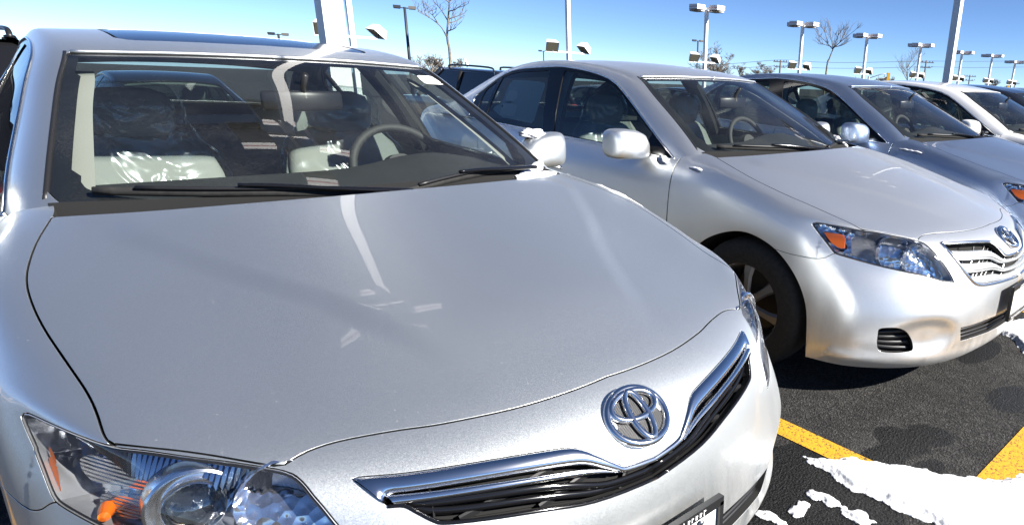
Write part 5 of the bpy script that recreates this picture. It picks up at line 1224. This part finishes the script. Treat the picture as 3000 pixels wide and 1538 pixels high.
# ------------------------------------------------------------------ stickers and papers on the glass
def glass_paper(car, name, pix, carn, side, off, mat, U=None):
    """flat paper stuck on the inside of a pane: pixel outline -> patch of the glass surface"""
    U = np.array([GH.px(q, carn, side)[1] for q in pix]); U = lin(U, 5); C = np.vstack([GH.at(U), GH.at(U[:1])]); ins, _ = G0.split(C, U, .0005)
    V, N, F = ins.moved(off).data('L' if side > 0 else 'R', 0); return mesh_obj(name, V, F, mat, car, True, N)
st = glass_paper(c1, 'windshield_sticker', [(1217, 220), (1262, 222), (1303, 248), (1247, 245)], 1, 1, -.002, 'paper_tag')
def quad_lerp(Q, a, b): Q = np.array(Q, float); return tuple((Q[0]*(1-a)+Q[1]*a)*(1-b)+(Q[3]*(1-a)+Q[2]*a)*b)
Q = [(1217, 220), (1262, 222), (1303, 248), (1247, 245)]
for (a0, b0, a1, b1) in [(.25, .18, .85, .30), (.2, .48, .9, .56), (.2, .64, .9, .72), (.2, .80, .9, .88)]:
    glass_paper(st, 'print_line', [quad_lerp(Q, a0, b0), quad_lerp(Q, a1, b0), quad_lerp(Q, a1, b1), quad_lerp(Q, a0, b1)], 1, 1, -.001, 'ink')
sh = glass_paper(c2, 'window_sheet', Z4([(750, 440), (1290, 475), (1195, 760), (1090, 1112), (600, 1010), (440, 860), (600, 790)]), 2, -1, -.016, 'window_sheet')
for pts in ([(705, 562), (855, 577), (850, 592), (700, 578)], [(632, 740), (862, 790), (858, 815), (625, 775)], [(575, 985), (745, 1020), (735, 1035), (568, 1000)], [(612, 815), (640, 822), (630, 880), (602, 873)], [(785, 865), (812, 870), (802, 905), (778, 900)], [(500, 845), (520, 850), (515, 885), (490, 880)], [(470, 890), (525, 905), (520, 918), (466, 902)]):
    glass_paper(sh, 'print_block', Z4(pts), 2, -1, -.0135, 'ink')
for pts in ([(720, 590), (850, 600), (850, 770), (655, 735)], [(620, 785), (855, 820), (795, 1005), (575, 975)]):
    glass_paper(sh, 'price_panel', Z4(pts), 2, -1, -.0145, 'paper_tag')
# ------------------------------------------------------------------ bits of snow left on the cars
def snow_lump(loc, dims, seed, lab, rz=0., flat=.35):
    r_ = np.random.default_rng(seed); nu, nv = 18, 26; th = np.linspace(.05, math.pi-.05, nu)[:, None]; ph = np.linspace(0, 2*math.pi, nv, endpoint=False)[None]
    D = np.stack([np.sin(th)*np.cos(ph), np.sin(th)*np.sin(ph), np.cos(th)*np.ones_like(ph)], -1)
    w = 1+.12*np.sin(D[..., 0]*5+r_.uniform(0, 6))*np.sin(D[..., 1]*6+r_.uniform(0, 6))+.08*np.sin(D[..., 2]*11+D[..., 0]*9+r_.uniform(0, 6))+.012*r_.standard_normal((nu, nv))
    V = D*w[..., None]*np.array(dims)/2; mb = MB(); mb.grid(V, closev=True); mb.F += [tuple(range(nv)), tuple((nu-1)*nv+i for i in range(nv))[::-1]]
    o = mb.build('snow_clump', 'snow', None, True); o.location = loc; o.rotation_euler = (0, 0, rz); return tag(o, lab, 'snow', 'snow left on the cars')
def snow_on(S, U, off, width, seed, lab, side=1, car=(0, 0, 0)):
    """ragged strip of snow lying on a surface along a parameter curve"""
    P = S.at(U); Nn = S.nat(U); T = np.gradient(P, axis=0); T /= np.linalg.norm(T, axis=1)[:, None]; B = np.cross(Nn, T); r_ = np.random.default_rng(seed); n = len(P); G = []
    wv = np.interp(np.arange(n), np.linspace(0, n-1, 9), r_.uniform(.5, 1.2, 9))*np.sin(np.linspace(.05, math.pi-.05, n))**.4
    for t, hgt in ((-1, -.004), (-.8, .5), (-.3, .95), (.3, 1.0), (.8, .55), (1, -.004)):
        G.append(P+B*(width*wv*(t+r_.normal(0, .06, n)))[:, None]+Nn*(off*(hgt if hgt > 0 else 0)*(1+r_.normal(0, .08, n))*wv+(-.004 if hgt < 0 else .002))[:, None])
    G = np.array(G)
    if side < 0: G = G*np.array([-1, 1, 1])
    c_, s_ = math.cos(car[2]), math.sin(car[2]); G = np.stack([c_*G[..., 0]-s_*G[..., 1]+car[0], s_*G[..., 0]+c_*G[..., 1]+car[1], G[..., 2]], -1)
    mb = MB(); mb.grid(G); o = mb.build('snow_clump', 'snow', None, True); return tag(o, lab, 'snow', 'snow left on the cars')
snow_on(GH, np.array([(u, v) for u, v in zip(np.linspace(.14, .34, 22), np.linspace(2.35, 3.95, 22))]), .016, .030, 3, 'snow wedge in the windshield corner of the sunroof sedan')
snow_on(BODY, np.array([(13.06, v) for v in np.linspace(1.7, 2.9, 20)])-[.16, 0], .012, .022, 5, 'thin snow line on the cowl edge of the sunroof sedan')
snow_on(BODY, np.array([(u, 3.85) for u in np.linspace(14.2, 16.6, 26)]), .010, .014, 8, 'narrow snow ridge along the far fender of the sunroof sedan')
snow_lump((.875, 1.81, 1.082), (.12, .10, .045), 4, 'snow cap on the far mirror of the sunroof sedan')
def loc2(p, car): c_, s_ = math.cos(CARS[car][2]), math.sin(CARS[car][2]); return (c_*p[0]-s_*p[1]+CARS[car][0], s_*p[0]+c_*p[1]+CARS[car][1], p[2])
h = BODY.px((1942, 470), 2)[0]; snow_lump(loc2((-h[0]-.005, h[1], h[2]), 2), (.04, .07, .05), 6, 'small snow lump under the mirror of the V-bar grille sedan')
U = np.array([BODY.px(q, 2)[1] for q in zc([(605, 930), (630, 935), (655, 942), (675, 945)], 1700, 0, 1.887)]); snow_on(BODY, cr(U, 6), .010, .012, 9, 'snow crumbs on the fender of the V-bar grille sedan', -1, CARS[2])
U = np.array([BODY.px(q, 3)[1] for q in zc([(1765, 825), (1810, 835), (1850, 842), (1890, 850)], 1700, 0, 1.887)]); snow_on(BODY, cr(U, 6), .012, .014, 10, 'snow streak on the fender of the blue-grey sedan', -1, CARS[3])
snow_on(GH, np.array([(u, v) for u, v in zip(np.linspace(.14, .5, 16), np.linspace(2.9, 3.95, 16))]), .014, .026, 12, 'snow wedge in the windshield corner of the V-bar grille sedan', 1, CARS[2])
